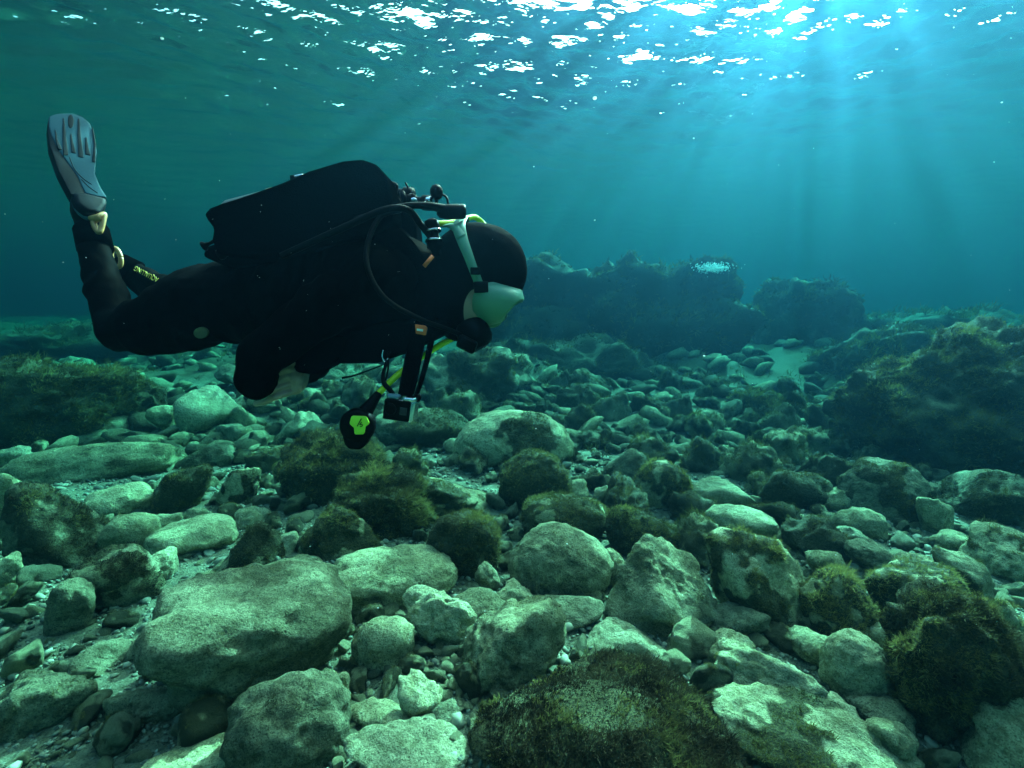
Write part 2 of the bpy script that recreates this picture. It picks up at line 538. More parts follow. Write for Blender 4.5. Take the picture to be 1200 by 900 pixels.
def make_rock(spec):
    (cx, cy, w, h, kw, label) = spec
    kw = dict(kw)
    seed = kw.get('seed', int(cx * 7 + cy * 13) % 9973)
    p, rad, t, az = solve_place(cx, cy, w, h, kw.get('b', 0.8), kw.get('sink', 0.22), kw.get('depth'))
    big = w * h
    sub = kw.get('sub', 5 if big > 5200 else 4)
    v, f = rock_verts(seed, rad, sub, p=kw.get('p', 5.5), planes=kw.get('planes', 15), lump=kw.get('lump', 0.10), fine=kw.get('fine', 0.022),
                      roll=kw.get('roll', 0), taper=kw.get('taper', 0), pits=kw.get('pits', 0), crack=kw.get('crack', 0), e=kw.get('e'))
    base = np.array([0, 0, -rad[2] * (1 - 2 * kw.get('sink', 0.22))])
    v = v - base
    o = add(kw.get('name', 'boulder' if w > 55 else 'stone'), mesh_from('rock', v, f), kw.get('mat', M_ROCK), loc=tuple(p + base),
            label=label, cat=kw.get('cat', 'boulder' if w > 55 else 'stone'), group=kw.get('group'))
    o.rotation_euler = (0, 0, -az)
    if kw.get('reg', True): ROCK_ELLIPSES.append((cx, cy, w * 0.5, h * 0.5))
    film = np.zeros(len(v))
    for j, al in enumerate(kw.get('algae', ())):
        cnt, ln, cover, tint, mat = al[:5]
        opt = al[5] if len(al) > 5 else {}
        wd = max(0.0012, t * 0.00062)
        if 'width' not in opt: cnt = int(cnt * 1.4); ln = ln * 0.72
        seed_m = seed + 100 + j
        pm_ = fbm(v * opt.get('patch', 2.2 / max(rad)) + seed_m * 1.7, seed_m, 3, 0.55)
        th_ = np.quantile(pm_, 1 - cover) if cover < 1 else -9
        nz_ = v - np.array([0, 0, rad[2] * (1 - 2 * kw.get('sink', .22))]); nz_ = nz_ / np.array(rad) ** 2; nz_ /= np.linalg.norm(nz_, axis=1)[:, None] + 1e-9
        fm_ = np.clip((pm_ - th_) * 5 + .55, 0, 1) * np.clip(nz_[:, 2] + 1.05, 0, 1)
        if opt.get('side') is not None: fm_ = fm_ * np.clip((nz_ @ np.array(opt['side']) + .35) * 2, 0, 1)
        film = np.maximum(film, fm_ * (.3 if al[1] < .0125 else .9 if cnt > 2500 else .6))
        me = algae_mesh('algae', v, f, cnt, ln, opt.get('width', wd), seed + 100 + j, cover=cover, tint=tint, side=opt.get('side'),
                        patch=opt.get('patch', 2.2 / max(rad)), up=opt.get('up', 0.5), droop=opt.get('droop', 0.2),
                        zmin=opt.get('zmin', -1e9) if 'zmin' in opt else -1e9)
        if me:
            add('algae', me, mat, parent=o, kind='stuff')
    if kw.get('algae'):
        fa = o.data.attributes.new('film', 'FLOAT', 'POINT'); fa.data.foreach_set('value', film.astype(np.float32))
    return o

A, AO, AR = M_ALGAE, M_ALGAE_OLIVE, M_ALGAE_RED
C, D, RM = M_ROCK_CLEAN, M_ROCK_DARK, M_ROCK
FRONT = (0.0, -0.8, 0.2)
ROCKS = [
 # --- bottom left
 (301, 742, 218, 138, dict(mat=D, e=3.4, roll=3, taper=0.36, b=0.8, fine=0.03, lump=.10, algae=[(5000, .009, .55, .45, AO), (1500, .01, .2, .2, A)], sink=.15, seed=21), 'large flat-topped wedge-shaped boulder resting on fine gravel'),
 (338, 855, 140, 108, dict(mat=D, e=2.6, algae=[(3500, .010, .6, .4, AO)], fine=.03, b=.8), 'squat speckled boulder below the large wedge-shaped boulder'),
 (217, 896, 118, 56, dict(mat=RM, b=.7), 'low rounded boulder half sunk in the gravel patch'),
 (81, 717, 52, 70, dict(mat=D, p=6, roll=10), 'upright dark smooth stone standing on gravel'),
 (181, 746, 64, 50, dict(mat=D, p=8), 'dark angular stone against the wedge-shaped boulder'),
 (190, 822, 110, 56, dict(mat=D, sink=.4, b=.7), 'flat dark slab buried in the gravel patch'),
 (38, 836, 116, 88, dict(mat=D, pits=.12, fine=.05, sink=.42, algae=[(2500, .010, .5, .35, AO)]), 'pitted grey-green boulder with deep hollows at the gravel edge'),
 (72, 622, 104, 112, dict(mat=D, p=10, planes=9, b=.75, seed=8, algae=[(5200, .028, .75, .25, AR), (1500, .03, .3, .6, A)]), 'tall dark block crusted with brown algae'),
 (138, 680, 88, 70, dict(mat=D, p=8, algae=[(3500, .03, .6, .15, AR)]), 'low stone half covered in blackish red algae'),
 (187, 667, 40, 42, dict(mat=C), 'small pale stone wedged above the flat-topped boulder'),
 (125, 771, 70, 42, dict(mat=D, sink=.35), 'dark flat stone lying in the gravel'),
 (8, 672, 30, 46, dict(mat=RM), 'pale stone beside the algae-crusted dark block'),
 (370, 806, 50, 30, dict(mat=RM), 'flat grey stone at the foot of the wedge-shaped boulder'),
 # --- left middle
 (245, 482, 70, 58, dict(mat=C, p=9, planes=10, seed=4, b=.9, lump=.06), 'pale blocky boulder with a notched side on the far gravel'),
 (281, 494, 36, 36, dict(mat=RM, roll=-20), 'sloping stone leaning on the notched pale boulder'),
 (355, 500, 64, 40, dict(mat=RM, p=10, planes=8, taper=-.3), 'pale wedge of rock with a sloping back'),
 (119, 505, 70, 34, dict(mat=C, b=.7), 'long pale flat stone below the bushy algae bank'),
 (190, 493, 32, 36, dict(mat=RM, pits=.1), 'pitted upright stone behind the long flat stone'),
 (271, 510, 30, 26, dict(mat=C), 'small egg-shaped stone before the notched boulder'),
 (118, 547, 176, 66, dict(mat=RM, sink=.35, b=.6, algae=[(5200, .012, .9, .45, AO), (900, .02, .2, .1, AR)]), 'long low ridge of rock with short olive turf'),
 (242, 537, 68, 38, dict(mat=D, sink=.3, algae=[(1400, .02, .6, .2, A)]), 'dark dome of rock rising from the gravel'),
 (15, 537, 36, 28, dict(mat=C), 'pale rounded stone at the end of the turf ridge'),
 (6, 583, 44, 62, dict(mat=RM), 'pale upright boulder beside the turf ridge'),
 (139, 589, 72, 42, dict(mat=RM, e=2.2, seed=3), 'smooth pale dome-shaped boulder'),
 (153, 627, 60, 48, dict(mat=RM, e=2.2), 'rounded pale boulder touching the smooth dome'),
 (226, 629, 96, 46, dict(mat=RM, e=2.4, roll=-6), 'long smooth loaf-shaped boulder'),
 (188, 612, 44, 24, dict(mat=C), 'small flat stone between two smooth boulders'),
 (212, 578, 66, 64, dict(mat=D, algae=[(5200, .026, .9, .3, A), (1500, .03, .3, .7, AO)]), 'round stone shaggy with dark and golden algae'),
 (281, 574, 50, 50, dict(mat=RM, algae=[(2200, .022, .5, .2, A, dict(up=.8))]), 'stubby pale stone with a dark algae cap'),
 (296, 607, 40, 24, dict(mat=C), 'pale pebble-like stone near the algae heap'),
 (235, 602, 32, 20, dict(mat=C), 'little pale stone behind the loaf-shaped boulder'),
 (294, 641, 80, 62, dict(mat=RM, taper=-.35, algae=[(4200, .02, .8, .4, A)]), 'pyramid-shaped stone furred with brown algae'),
 (350, 668, 70, 30, dict(mat=RM, sink=.3), 'low pale stone behind the large wedge boulder'),
 (333, 640, 34, 30, dict(mat=C), 'small stone at the foot of the algae pyramid'),
 # --- centre
 (602, 517, 142, 76, dict(mat=RM, e=2.2, taper=-.2, seed=9, b=.7, lump=.05, fine=.012, algae=[(4200, .035, .4, .3, A, dict(side=(0, -1, -.25)))]), 'large smooth arched boulder with algae growing along its base'),
 (500, 510, 128, 64, dict(mat=D, fine=.05, sink=.3, algae=[(5200, .03, .7, .5, A), (1500, .03, .3, .3, AR)]), 'ragged algae-topped ledge behind the arched boulder'),
 (525, 576, 122, 58, dict(mat=RM, p=9, planes=9, crack=.08, algae=[(2600, .022, .3, .75, AO, dict(up=.8))]), 'broad split slab with golden algae along its rim'),
 (627, 566, 84, 74, dict(mat=RM, e=2.4, algae=[(9000, .02, 1, .65, AO), (1500, .035, .4, .5, A)]), 'rounded boulder entirely furred with fine golden algae'),
 (388, 552, 116, 92, dict(mat=D, e=2.6, lump=.2, fine=.1, algae=[(11000, .055, 1, .5, A), (6000, .055, .5, .8, AO)]), 'tall heap of rock bushy with brown and golden algae'),
 (447, 592, 116, 84, dict(mat=D, e=2.6, lump=.2, fine=.1, algae=[(11000, .055, 1, .45, A), (5000, .055, .45, .75, AO)]), 'algae-covered mound beside the split slab'),
 (398, 626, 92, 62, dict(mat=RM, fine=.05, algae=[(6000, .022, .85, .5, AO), (1500, .03, .3, .2, AR)]), 'low mottled stone with short algae before the bushy heap'),
 (542, 643, 86, 80, dict(mat=D, e=2.6, algae=[(8500, .032, .95, .35, A), (2200, .035, .3, .75, AO)]), 'shaggy dark stone above the cracked oval boulder'),
 (461, 675, 152, 64, dict(mat=RM, algae=[(2200, .008, .4, .45, AO)], e=2.8, b=.7, crack=.10, lump=.05, roll=-3, seed=14), 'oval flat boulder with a jagged crack along its side'),
 (656, 660, 122, 90, dict(mat=RM, algae=[(2200, .008, .45, .45, AO)], e=2.5, roll=24, fine=.012, lump=.05, seed=19), 'big smooth boulder with a sloping shoulder and bare top'),
 (661, 610, 100, 62, dict(mat=RM, e=2.4, algae=[(8000, .022, .9, .6, AO), (2000, .035, .4, .5, A)]), 'rounded stone with a golden fringe behind the smooth boulder'),
 (571, 680, 30, 44, dict(mat=C, fine=.05), 'small pale upright stone beside the shaggy dark stone'),
 (605, 697, 50, 30, dict(mat=RM), 'low rounded stone under the smooth sloping boulder'),
 (722, 671, 40, 46, dict(mat=RM, algae=[(900, .012, .7, .5, AO)]), 'speckled stone between two big boulders'),
 (778, 694, 132, 108, dict(mat=RM, p=9, planes=10, fine=.035, roll=-14, seed=30, algae=[(2600, .012, .5, .45, AO)]), 'rough square-shouldered boulder with pale crusted faces'),
 (757, 624, 94, 60, dict(mat=D, algae=[(7500, .035, .9, .55, AO), (2500, .035, .4, .2, A)]), 'low shaggy rock behind the rough square-shouldered boulder'),
 (735, 548, 54, 44, dict(mat=D, algae=[(1600, .03, .4, .4, A)]), 'round dark stone behind the golden-furred boulder'),
 (775, 570, 66, 62, dict(mat=RM, e=2.1, algae=[(4200, .03, .55, .75, AO, dict(up=.8))]), 'round boulder wearing a cap of yellow algae'),
 (668, 575, 44, 28, dict(mat=C), 'pale stone at the head of a cobble pocket'),
 (710, 582, 32, 26, dict(mat=C), 'rounded pale stone in the cobble pocket'),
 # --- bottom centre
 (515, 723, 88, 66, dict(mat=C, pits=.14, fine=.05, lump=.14), 'pale pitted stone with hollows below the cracked oval boulder'),
 (562, 708, 76, 40, dict(mat=RM, sink=.3), 'flat stone behind the pale pitted one'),
 (603, 757, 126, 102, dict(mat=RM, algae=[(2200, .010, .4, .35, AO)], p=8, planes=10, pits=.12, fine=.035, roll=12, seed=33), 'blocky pitted boulder leaning over the pebbles'),
 (450, 755, 72, 62, dict(mat=RM, e=2.2, pits=.06, seed=5), 'round boulder with a dimple on the pebbles'),
 (443, 840, 80, 40, dict(mat=RM, p=5), 'smooth oval stone on the pebble bed'),
 (492, 818, 52, 48, dict(mat=RM, p=9, planes=8), 'angular stone with a seam on the pebble bed'),
 (477, 886, 146, 60, dict(mat=D, sink=.3, b=.7), 'broad low boulder at the edge of the pebble bed'),
 (526, 836, 44, 24, dict(mat=D), 'small dark oval stone on the pebble bed'),
 (735, 750, 106, 44, dict(mat=C, sink=.3), 'smooth pale slab before the rough square-shouldered boulder'),
 (705, 852, 292, 188, dict(mat=M_REEF, p=8, planes=12, b=.95, taper=.25, fine=.04, roll=-4, seed=44, sub=5, algae=[(50000, .019, 1, .35, AR, dict(width=.0019)), (18000, .021, .6, .55, A, dict(width=.0017)), (5000, .018, .25, .8, AO, dict(width=.0017))]), 'great dark boulder shaggy with brown and reddish algae'),
 (668, 716, 80, 42, dict(mat=D, sink=.3), 'flat shaded stone below the smooth sloping boulder'),
 (388, 812, 44, 44, dict(mat=RM), 'grey stone at the gravel side of the pebble bed'),
 # --- right
 (890, 683, 118, 122, dict(mat=RM, p=7, planes=10, b=.8, roll=-20, seed=12, algae=[(7000, .028, .5, .3, A, dict(side=(-.8, -.5, .1))), (1500, .03, .2, .8, AO)]), 'tall leaning boulder with one side dark with algae'),
 (868, 613, 82, 42, dict(mat=C, sink=.2, roll=10), 'pale flat stone sloping behind the leaning boulder'),
 (931, 578, 76, 54, dict(mat=D, algae=[(2600, .025, .7, .35, A)]), 'dark domed rock with short algae fringe'),
 (1034, 580, 96, 76, dict(mat=D, p=8, roll=28, algae=[(4200, .028, .6, .35, A)]), 'slanted slab with an algae-fringed upper edge'),
 (992, 588, 54, 36, dict(mat=RM), 'smooth stone at the foot of the slanted slab'),
 (1094, 608, 36, 50, dict(mat=RM), 'narrow upright stone beside the slanted slab'),
 (1146, 582, 108, 68, dict(mat=D, p=9, planes=8, roll=24, algae=[(4200, .03, .6, .45, A)]), 'jagged wedge of rock under the dark reef overhang'),
 (1006, 613, 58, 36, dict(mat=RM, roll=25, p=5), 'curved pale stone on the shingle floor'),
 (1000, 630, 42, 26, dict(mat=D), 'dark smooth stone against the curved pale stone'),
 (1022, 655, 58, 44, dict(mat=D, p=5), 'round dark boulder on the shingle floor'),
 (1120, 640, 50, 32, dict(mat=RM), 'squat stone on the shingle by the wedge'),
 (1178, 655, 86, 66, dict(mat=RM, algae=[(900, .04, .12, .8, AO)]), 'smooth sloping boulder with a single tuft of algae'),
 (1127, 682, 60, 66, dict(mat=RM, p=9, planes=9, algae=[(600, .02, .2, .8, AO)]), 'faceted pale stone below the smooth sloping boulder'),
 (1076, 701, 102, 78, dict(mat=RM, fine=.04, algae=[(3800, .028, .5, .7, AO)]), 'crusty boulder with tufts of golden algae on top'),
 (981, 714, 90, 80, dict(mat=RM, roll=30, algae=[(5500, .032, .7, .8, AO)]), 'sloping rock carpeted with yellow-olive algae'),
 (1075, 664, 54, 32, dict(mat=RM), 'flat stone behind the crusty boulder'),
 (967, 664, 44, 38, dict(mat=RM), 'pale stone above the algae-carpeted slope'),
 (846, 584, 76, 40, dict(mat=C, fine=.04), 'pale crumbly stone among algae-covered rocks'),
 (905, 796, 128, 76, dict(mat=C, p=8, planes=10, taper=-.2, fine=.03, seed=17, algae=[(500, .03, .1, .7, AO)]), 'pale pitted boulder with a ridged top'),
 (1002, 785, 72, 80, dict(mat=RM, e=2.1, seed=6, lump=.05), 'egg-shaped boulder standing on end'),
 (945, 872, 224, 92, dict(mat=RM, sink=.3, b=.6, fine=.04, algae=[(3600, .02, .35, .5, AO)]), 'broad pale rock shelf with thin olive fuzz'),
 (1118, 800, 146, 186, dict(mat=D, b=.75, fine=.12, lump=.16, p=6, algae=[(26000, .027, 1, .45, A), (9000, .026, .4, .75, AO), (7000, .026, .3, .25, AR)]), 'tall rock smothered in bushy brown and golden algae'),
 (1032, 836, 68, 44, dict(mat=D), 'dark smooth stone beside the bushy tall rock'),
 (1178, 872, 106, 100, dict(mat=RM, fine=.012), 'smooth grey boulder behind the bushy tall rock'),
 (864, 728, 68, 44, dict(mat=D), 'shaded round stone under the leaning boulder'),
 (856, 763, 56, 40, dict(mat=RM), 'rounded stone behind the ridged pale boulder'),
 (1044, 748, 42, 44, dict(mat=C, fine=.04), 'pale knobbly stone behind the egg-shaped boulder'),
 (986, 843, 44, 38, dict(mat=C), 'pale stone below the egg-shaped boulder'),
 (955, 760, 60, 40, dict(mat=RM), 'round stone in the gap left of the egg-shaped boulder'),
 (1188, 800, 54, 64, dict(mat=RM), 'grey stone behind the smothered tall rock'),
 (865, 838, 50, 34, dict(mat=C), 'small pale stone on the edge of the rock shelf'),
 (1043, 872, 62, 54, dict(mat=RM), 'speckled stone at the end of the rock shelf'),
 (1190, 735, 50, 60, dict(mat=RM, algae=[(700, .03, .3, .7, AO)]), 'stone with sparse tufts behind the crusty boulder'),
]
for spec in ROCKS:
    make_rock(spec)

# ------------------------------------------------------------------ reef masses
def reef(name, cx, cy, w, h, depth, b, label, seed, algae, p=5, planes=18, fine=.10, lump=.22, sink=.12, roll=0, taper=0, sub=5, mat=None, cat='reef', e=None):
    return make_rock((cx, cy, w, h, dict(name=name, cat=cat, depth=depth, b=b, seed=seed, p=p, planes=planes, fine=fine, lump=lump, sink=sink, roll=roll, taper=taper,
                      sub=sub, mat=mat or M_REEF, reg=False, algae=algae, e=e), label))

reef('reef_outcrop', 1146, 488, 300, 186, 3.9, .8, 'massive dark reef outcrop overhanging the shingle, furred with golden algae', 71,
     [(26000, .05, .6, .6, AO, dict(width=.003)), (20000, .042, .95, .35, A, dict(width=.003))], taper=-.22, sink=.08, e=2.1, lump=.10, fine=.13, sub=6)
reef('reef_wall', 702, 400, 334, 190, 10.0, .45, 'long far reef wall rising to the water surface', 72,
     [(12000, .11, .8, .4, AO, dict(width=.012)), (9000, .11, .9, .2, A, dict(width=.012))], e=3.2, lump=.24, fine=.15, taper=-.1, sink=.05)
reef('reef_step', 690, 436, 260, 80, 8.6, .6, 'broken lower step of reef before the long far wall', 73,
     [(6000, .12, .9, .4, A, dict(width=.0065))], sink=.15, sub=5)
reef('reef_tower', 944, 396, 118, 130, 10.0, .8, 'squat tower of reef rock standing alone beyond a gap', 74,
     [(7000, .11, .9, .3, A, dict(width=.012))], e=3.2, lump=.16, fine=.12, sink=.05, sub=5)
reef('reef_slope', 1110, 400, 300, 70, 9.0, .5, 'far dark reef slope behind the overhanging outcrop', 82,
     [(7000, .14, .9, .4, A, dict(width=.009))], sink=.2, sub=5)
reef('reef_ridge', 1035, 432, 200, 96, 7.0, .7, 'stepped reef ridge between the tower and the dark outcrop', 75,
     [(8000, .10, .9, .4, A, dict(width=.008))], roll=14, sink=.15)
reef('reef_bank', 72, 478, 210, 116, 4.6, .55, 'low bank bushy with brown and golden algae', 76,
     [(13000, .06, .98, .35, A, dict(width=.0038)), (8000, .06, .5, .7, AO, dict(width=.0038))], sink=.2)
reef('reef_mound', 545, 448, 170, 84, 6.2, .7, 'reef mound under the swimmer, patchy with pale rubble', 77,
     [(5000, .05, .6, .4, A, dict(width=.006))], sink=.2, mat=M_ROCK_DARK)
reef('reef_hump', 150, 408, 240, 60, 10.0, .6, 'far hump of dark reef behind the bushy bank', 78,
     [(6000, .12, .9, .3, A, dict(width=.0065))], sink=.2, sub=5)
reef('reef_hump', 360, 448, 190, 56, 6.6, .6, 'far rubble hump beneath the swimmer', 79,
     [(3000, .06, .5, .4, A, dict(width=.0065))], sink=.2, sub=5, mat=M_ROCK_DARK)
reef('reef_knoll', 820, 470, 130, 58, 7.0, .7, 'ragged knoll of reef below the gap in the wall', 80,
     [(4500, .09, .9, .4, A, dict(width=.007))], sink=.2, sub=5)
reef('reef_knoll', 905, 490, 110, 60, 5.6, .7, 'algae-grown knoll before the stepped ridge', 81,
     [(4500, .07, .9, .4, A, dict(width=.006))], sink=.2, sub=5)

# ------------------------------------------------------------------ algae rocks and cobbles in the gaps
rng = random.Random(12)
def free(px, py, r, k=0.9):
    for (cx, cy, a, b) in ROCK_ELLIPSES:
        if ((px - cx) / (a * k + r)) ** 2 + ((py - cy) / (b * k + r)) ** 2 < 1: return False
    return True

variants = []
for i in range(9):
    v, f = rock_verts(300 + i, (1, 0.85, 0.7), 4, p=6, planes=12, lump=.2, fine=.11)
    am = algae_mesh('algae', v, f, 1800, .17, .010, 400 + i, cover=.75, tint=.45, patch=1.6, up=.6)
    vm = mesh_from('algae_rock', v, f)
    vm.attributes.new('film', 'FLOAT', 'POINT').data.foreach_set('value', np.clip(.42 + .6 * fbm(v * 1.6, 430 + i, 3), 0, 1).astype(np.float32))
    variants.append((vm, am))
placed = 0
for _ in range(2000):
    if placed >= 110: break
    px = rng.uniform(300, 1080); py = rng.uniform(445, 640)
    if py > 560 and not 690 < px < 1000: continue
    w = rng.uniform(32, 84) * (0.6 + (py - 440) / 260)
    if not free(px, py, w * 0.20, 0.7): continue
    p, rad, t, az = solve_place(px, py, w, w * rng.uniform(.6, .85), .85, .25)
    ROCK_ELLIPSES.append((px, py, w * .36, w * .26))
    me, am = variants[placed % 9]
    tone = ['greyish', 'pale', 'blackish'][placed % 3]
    where = 'under the swimmer' if px < 560 else 'before the long far wall' if px < 770 else 'below the gap in the reef' if px < 920 else 'before the stepped ridge'
    AL = ('small %s rock tufted with brown algae ' + where, '%s algae-tufted rocks ' + where)
    if placed < 9: me.materials.append([M_ROCK_DARK, M_ROCK, M_REEF][placed % 3])
    o = add('algae_rock', me, None, loc=(p[0], p[1], p[2]), label=AL[0] % tone, cat='rock', group=AL[1] % tone)
    o.scale = (rad[0], rad[1], rad[2] / 0.7)
    o.rotation_euler = (rng.uniform(-.2, .2), rng.uniform(-.2, .2), rng.uniform(0, 6.28))
    if am:
        add('algae', am, [A, AO, A][placed % 3], parent=o, kind='stuff')
    placed += 1

# middling stones packed into the gaps
stone_me = []
for i in range(14):
    v, f = rock_verts(700 + i, (1, .85, rng.uniform(.55, .8)), 4, p=rng.choice([4.5, 5.5, 8]), planes=13, lump=.10, fine=.035, pits=.06 if i % 4 == 0 else 0)
    me = mesh_from('stone', v, f)
    film = np.clip(fbm(v * 1.3 + i, 720 + i, 3) * 1.2 + (.35 if i % 2 else -.2), 0, .9)
    me.attributes.new('film', 'FLOAT', 'POINT').data.foreach_set('value', film.astype(np.float32))
    me.materials.append([M_ROCK, M_ROCK_CLEAN, M_ROCK_DARK, M_ROCK][i % 4])
    am = algae_mesh('algae', v, f, 1500, .11, .007, 740 + i, cover=.35, tint=.5, patch=1.3, up=.6) if i % 2 else None
    stone_me.append((me, am))
packed = 0
for _ in range(6000):
    if packed >= 120: break
    px, py = rng.uniform(0, 1200), rng.uniform(505, 890)
    if px < 420 and py > 660 and rng.random() < .8: continue
    if 395 < px < 560 and py > 740 and rng.random() < .8: continue
    w = rng.uniform(20, 46) * (0.55 + (py - 440) / 420)
    if not free(px, py, w * .33, .82): continue
    p, rad, t, az = solve_place(px, py, w, w * rng.uniform(.6, .9), .8, .25)
    ROCK_ELLIPSES.append((px, py, w * .45, w * .33))
    i = rng.randrange(14); me, am = stone_me[i]
    tufted = am is not None
    tone = ['grey', 'pale', 'dark', 'grey'][i % 4]
    where = ('among the smooth boulders by the turf ridge' if px < 330 else 'around the bushy algae heap' if px < 600 and py < 690 else 'by the pebble bed' if px < 600
             else 'around the smooth sloping boulder' if px < 800 and py < 720 else 'beside the great shaggy boulder' if px < 860 else 'on the shingle before the reef outcrop' if py < 690 else 'around the egg-shaped boulder')
    o = add('stone', me, None, loc=tuple(p), label='middling %s stone %s packed %s' % (tone, 'with algae tufts' if tufted else 'without algae', where),
            cat='stone', group='%s %s stones %s' % (tone, 'tufted' if tufted else 'bare', where))
    o.scale = (rad[0], rad[1], rad[2] / .68)
    o.rotation_euler = (rng.uniform(-.3, .3), rng.uniform(-.3, .3), rng.uniform(0, 6.28))
    if am: add('algae', am, [A, AO][packed % 2], parent=o, kind='stuff')
    packed += 1

cob = []
for i in range(12):
    flat = rng.uniform(.45, .8)
    v, f = rock_verts(500 + i, (1, rng.uniform(.65, .95), flat), 3, p=rng.choice([5, 6, 9]), planes=11, lump=.08, fine=.02)
    cob.append(mesh_from('cobble', v, f))
for i, m in enumerate(cob):
    m.materials.append([M_ROCK, M_ROCK_CLEAN, M_ROCK_DARK, M_ROCK][i % 4])
zones = [((400, 560, 700, 870), 70, (10, 26)), ((640, 800, 560, 620), 40, (10, 24)), ((930, 1200, 600, 740), 55, (10, 28)),
         ((150, 420, 470, 660), 45, (9, 22)), ((0, 400, 640, 900), 42, (8, 26)), ((820, 1100, 560, 890), 40, (12, 30)), ((420, 1000, 480, 560), 40, (10, 20))]
n_cob = 0
zone_names = ['on the pebble bed below the cracked oval boulder', 'in the pocket behind the smooth sloping boulder', 'on the shingle before the reef outcrop', 'between the smooth boulders by the turf ridge',
              'on the gravel around the wedge-shaped boulder', 'around the leaning boulder and the egg-shaped one', 'on the far rubble behind the arched boulder']
for ((x0, x1, y0, y1), cnt, (w0, w1)), zname in zip(zones, zone_names):
    got = 0
    for _ in range(3000):
        if got >= cnt or n_cob >= 296: break
        px, py = rng.uniform(x0, x1), rng.uniform(y0, y1)
        w = rng.uniform(w0, w1)
        if not free(px, py, w * .22, .86): continue
        p, rad, t, az = solve_place(px, py, w, w * .7, .8, .25)
        ROCK_ELLIPSES.append((px, py, w * .45, w * .33))
        ci = rng.randrange(12); me = cob[ci]; tone = ['grey', 'pale', 'dark', 'grey'][ci % 4]
        o = add('cobble', me, None, loc=tuple(p), label='small %s cobble lying loose %s' % (tone, zname), cat='cobble', group='%s cobbles %s' % (tone, zname))
        o.scale = (rad[0], rad[0], rad[0])
        o.rotation_euler = (rng.uniform(-.25, .25), rng.uniform(-.25, .25), rng.uniform(0, 6.28))
        got += 1; n_cob += 1

# gravel: tens of thousands of pebbles, nobody could count them
def scatter_stones(name, n, area, size, sub, seed, mat, label_kind='stuff', power=2.2, dens=None):
    rs = np.random.RandomState(seed)
    x = rs.uniform(area[0], area[1], n); y = area[2] + (area[3] - area[2]) * rs.uniform(0, 1, n) ** power
    x = x * np.clip((y + 0.3) / area[3], 0.12, 1)
    if dens is not None:
        keep = rs.uniform(size=n) < dens(x, y); x, y = x[keep], y[keep]; n = len(x)
    z = ground_z(x, y)
    s = size[0] * np.exp(rs.normal(0, size[1], n)) * np.clip(0.55 + y * 0.22, .8, 3)
    if name == 'rubble': s = np.minimum(s, .17)
    base = []
    for i in range(8):
        d, f = ico(sub)
        q = d * (1 + .3 * vnoise(d * 1.6 + i * 9, 600 + i) + (.16 * vnoise(d * 4.2 + i * 3, 650 + i) if sub > 1 else 0))[:, None] * np.array([1, rs.uniform(.6, .95), rs.uniform(.4, .75)])
        base.append(q)
    k = len(base[0])
    pick = rs.randint(0, 8, n)
    B = np.array(base)[pick]
    an = rs.uniform(0, 6.28, n); ca, sa = np.cos(an), np.sin(an)
    tl = rs.normal(0, .35, n)
    X = B[:, :, 0] * ca[:, None] - B[:, :, 1] * sa[:, None]
    Yv = B[:, :, 0] * sa[:, None] + B[:, :, 1] * ca[:, None]
    Zv = B[:, :, 2] + X * tl[:, None]
    V = np.stack([X, Yv, Zv], 2) * s[:, None, None]
    V += np.stack([x, y, z + s * .25], 1)[:, None, :]
    Fc = (np.arange(n)[:, None, None] * k + f[None]).reshape(-1, 3)
    me = mesh_from(name, V.reshape(-1, 3), Fc)
    at = me.attributes.new('tint', 'FLOAT', 'POINT')
    at.data.foreach_set('value', np.repeat(rs.uniform(0, 1, n), k).astype(np.float32))
    if name == 'rubble':
        me.attributes.new('film', 'FLOAT', 'POINT').data.foreach_set('value', np.repeat(rs.uniform(-.5, .8, n), k).astype(np.float32))
    return add(name, me, mat, kind=label_kind)

def gravel_material():
    m, nt, b = new_mat('gravel')
    L = nt.links.new
    at = nt.nodes.new('ShaderNodeAttribute'); at.attribute_name = 'tint'
    r = nt.nodes.new('ShaderNodeValToRGB')
    e = r.color_ramp.elements
    e[0].position = 0; e[0].color = (.08, .08, .055, 1)
    e[1].position = 1; e[1].color = (.46, .43, .30, 1)
    for p, c in ((.3, (.20, .19, .13)), (.6, (.28, .25, .16)), (.85, (.34, .32, .22))):
        q = e.new(p); q.color = (*c, 1)
    L(at.outputs['Fac'], r.inputs['Fac'])
    tc = nt.nodes.new('ShaderNodeTexCoord'); nz = nt.nodes.new('ShaderNodeTexNoise')
    nz.inputs['Scale'].default_value = 60; L(tc.outputs['Object'], nz.inputs['Vector'])
    mx = nt.nodes.new('ShaderNodeMix'); mx.data_type = 'RGBA'; mx.blend_type = 'MULTIPLY'; mx.inputs['Factor'].default_value = .5
    L(r.outputs[0], mx.inputs['A']); L(nz.outputs['Fac'], mx.inputs['B'])
    L(mx.outputs['Result'], b.inputs['Base Color'])
    b.inputs['Roughness'].default_value = .8
    b.inputs['Specular IOR Level'].default_value = .25
    return m
M_GRAVEL = gravel_material()
print('BLADES', TOTAL_BLADES[0])
scatter_stones('gravel', 25000, (-4.3, 4.3, .75, 4.2), (.0070, .45), 1, 91, M_GRAVEL, power=1.7)
scatter_stones('shingle', 2600, (-7, 7, .8, 6.5), (.0135, .4), 2, 92, M_GRAVEL, power=1.5)
scatter_stones('rubble', 1000, (-14, 14, 4.0, 16), (.05, .6), 2, 93, M_ROCK, power=1.5)

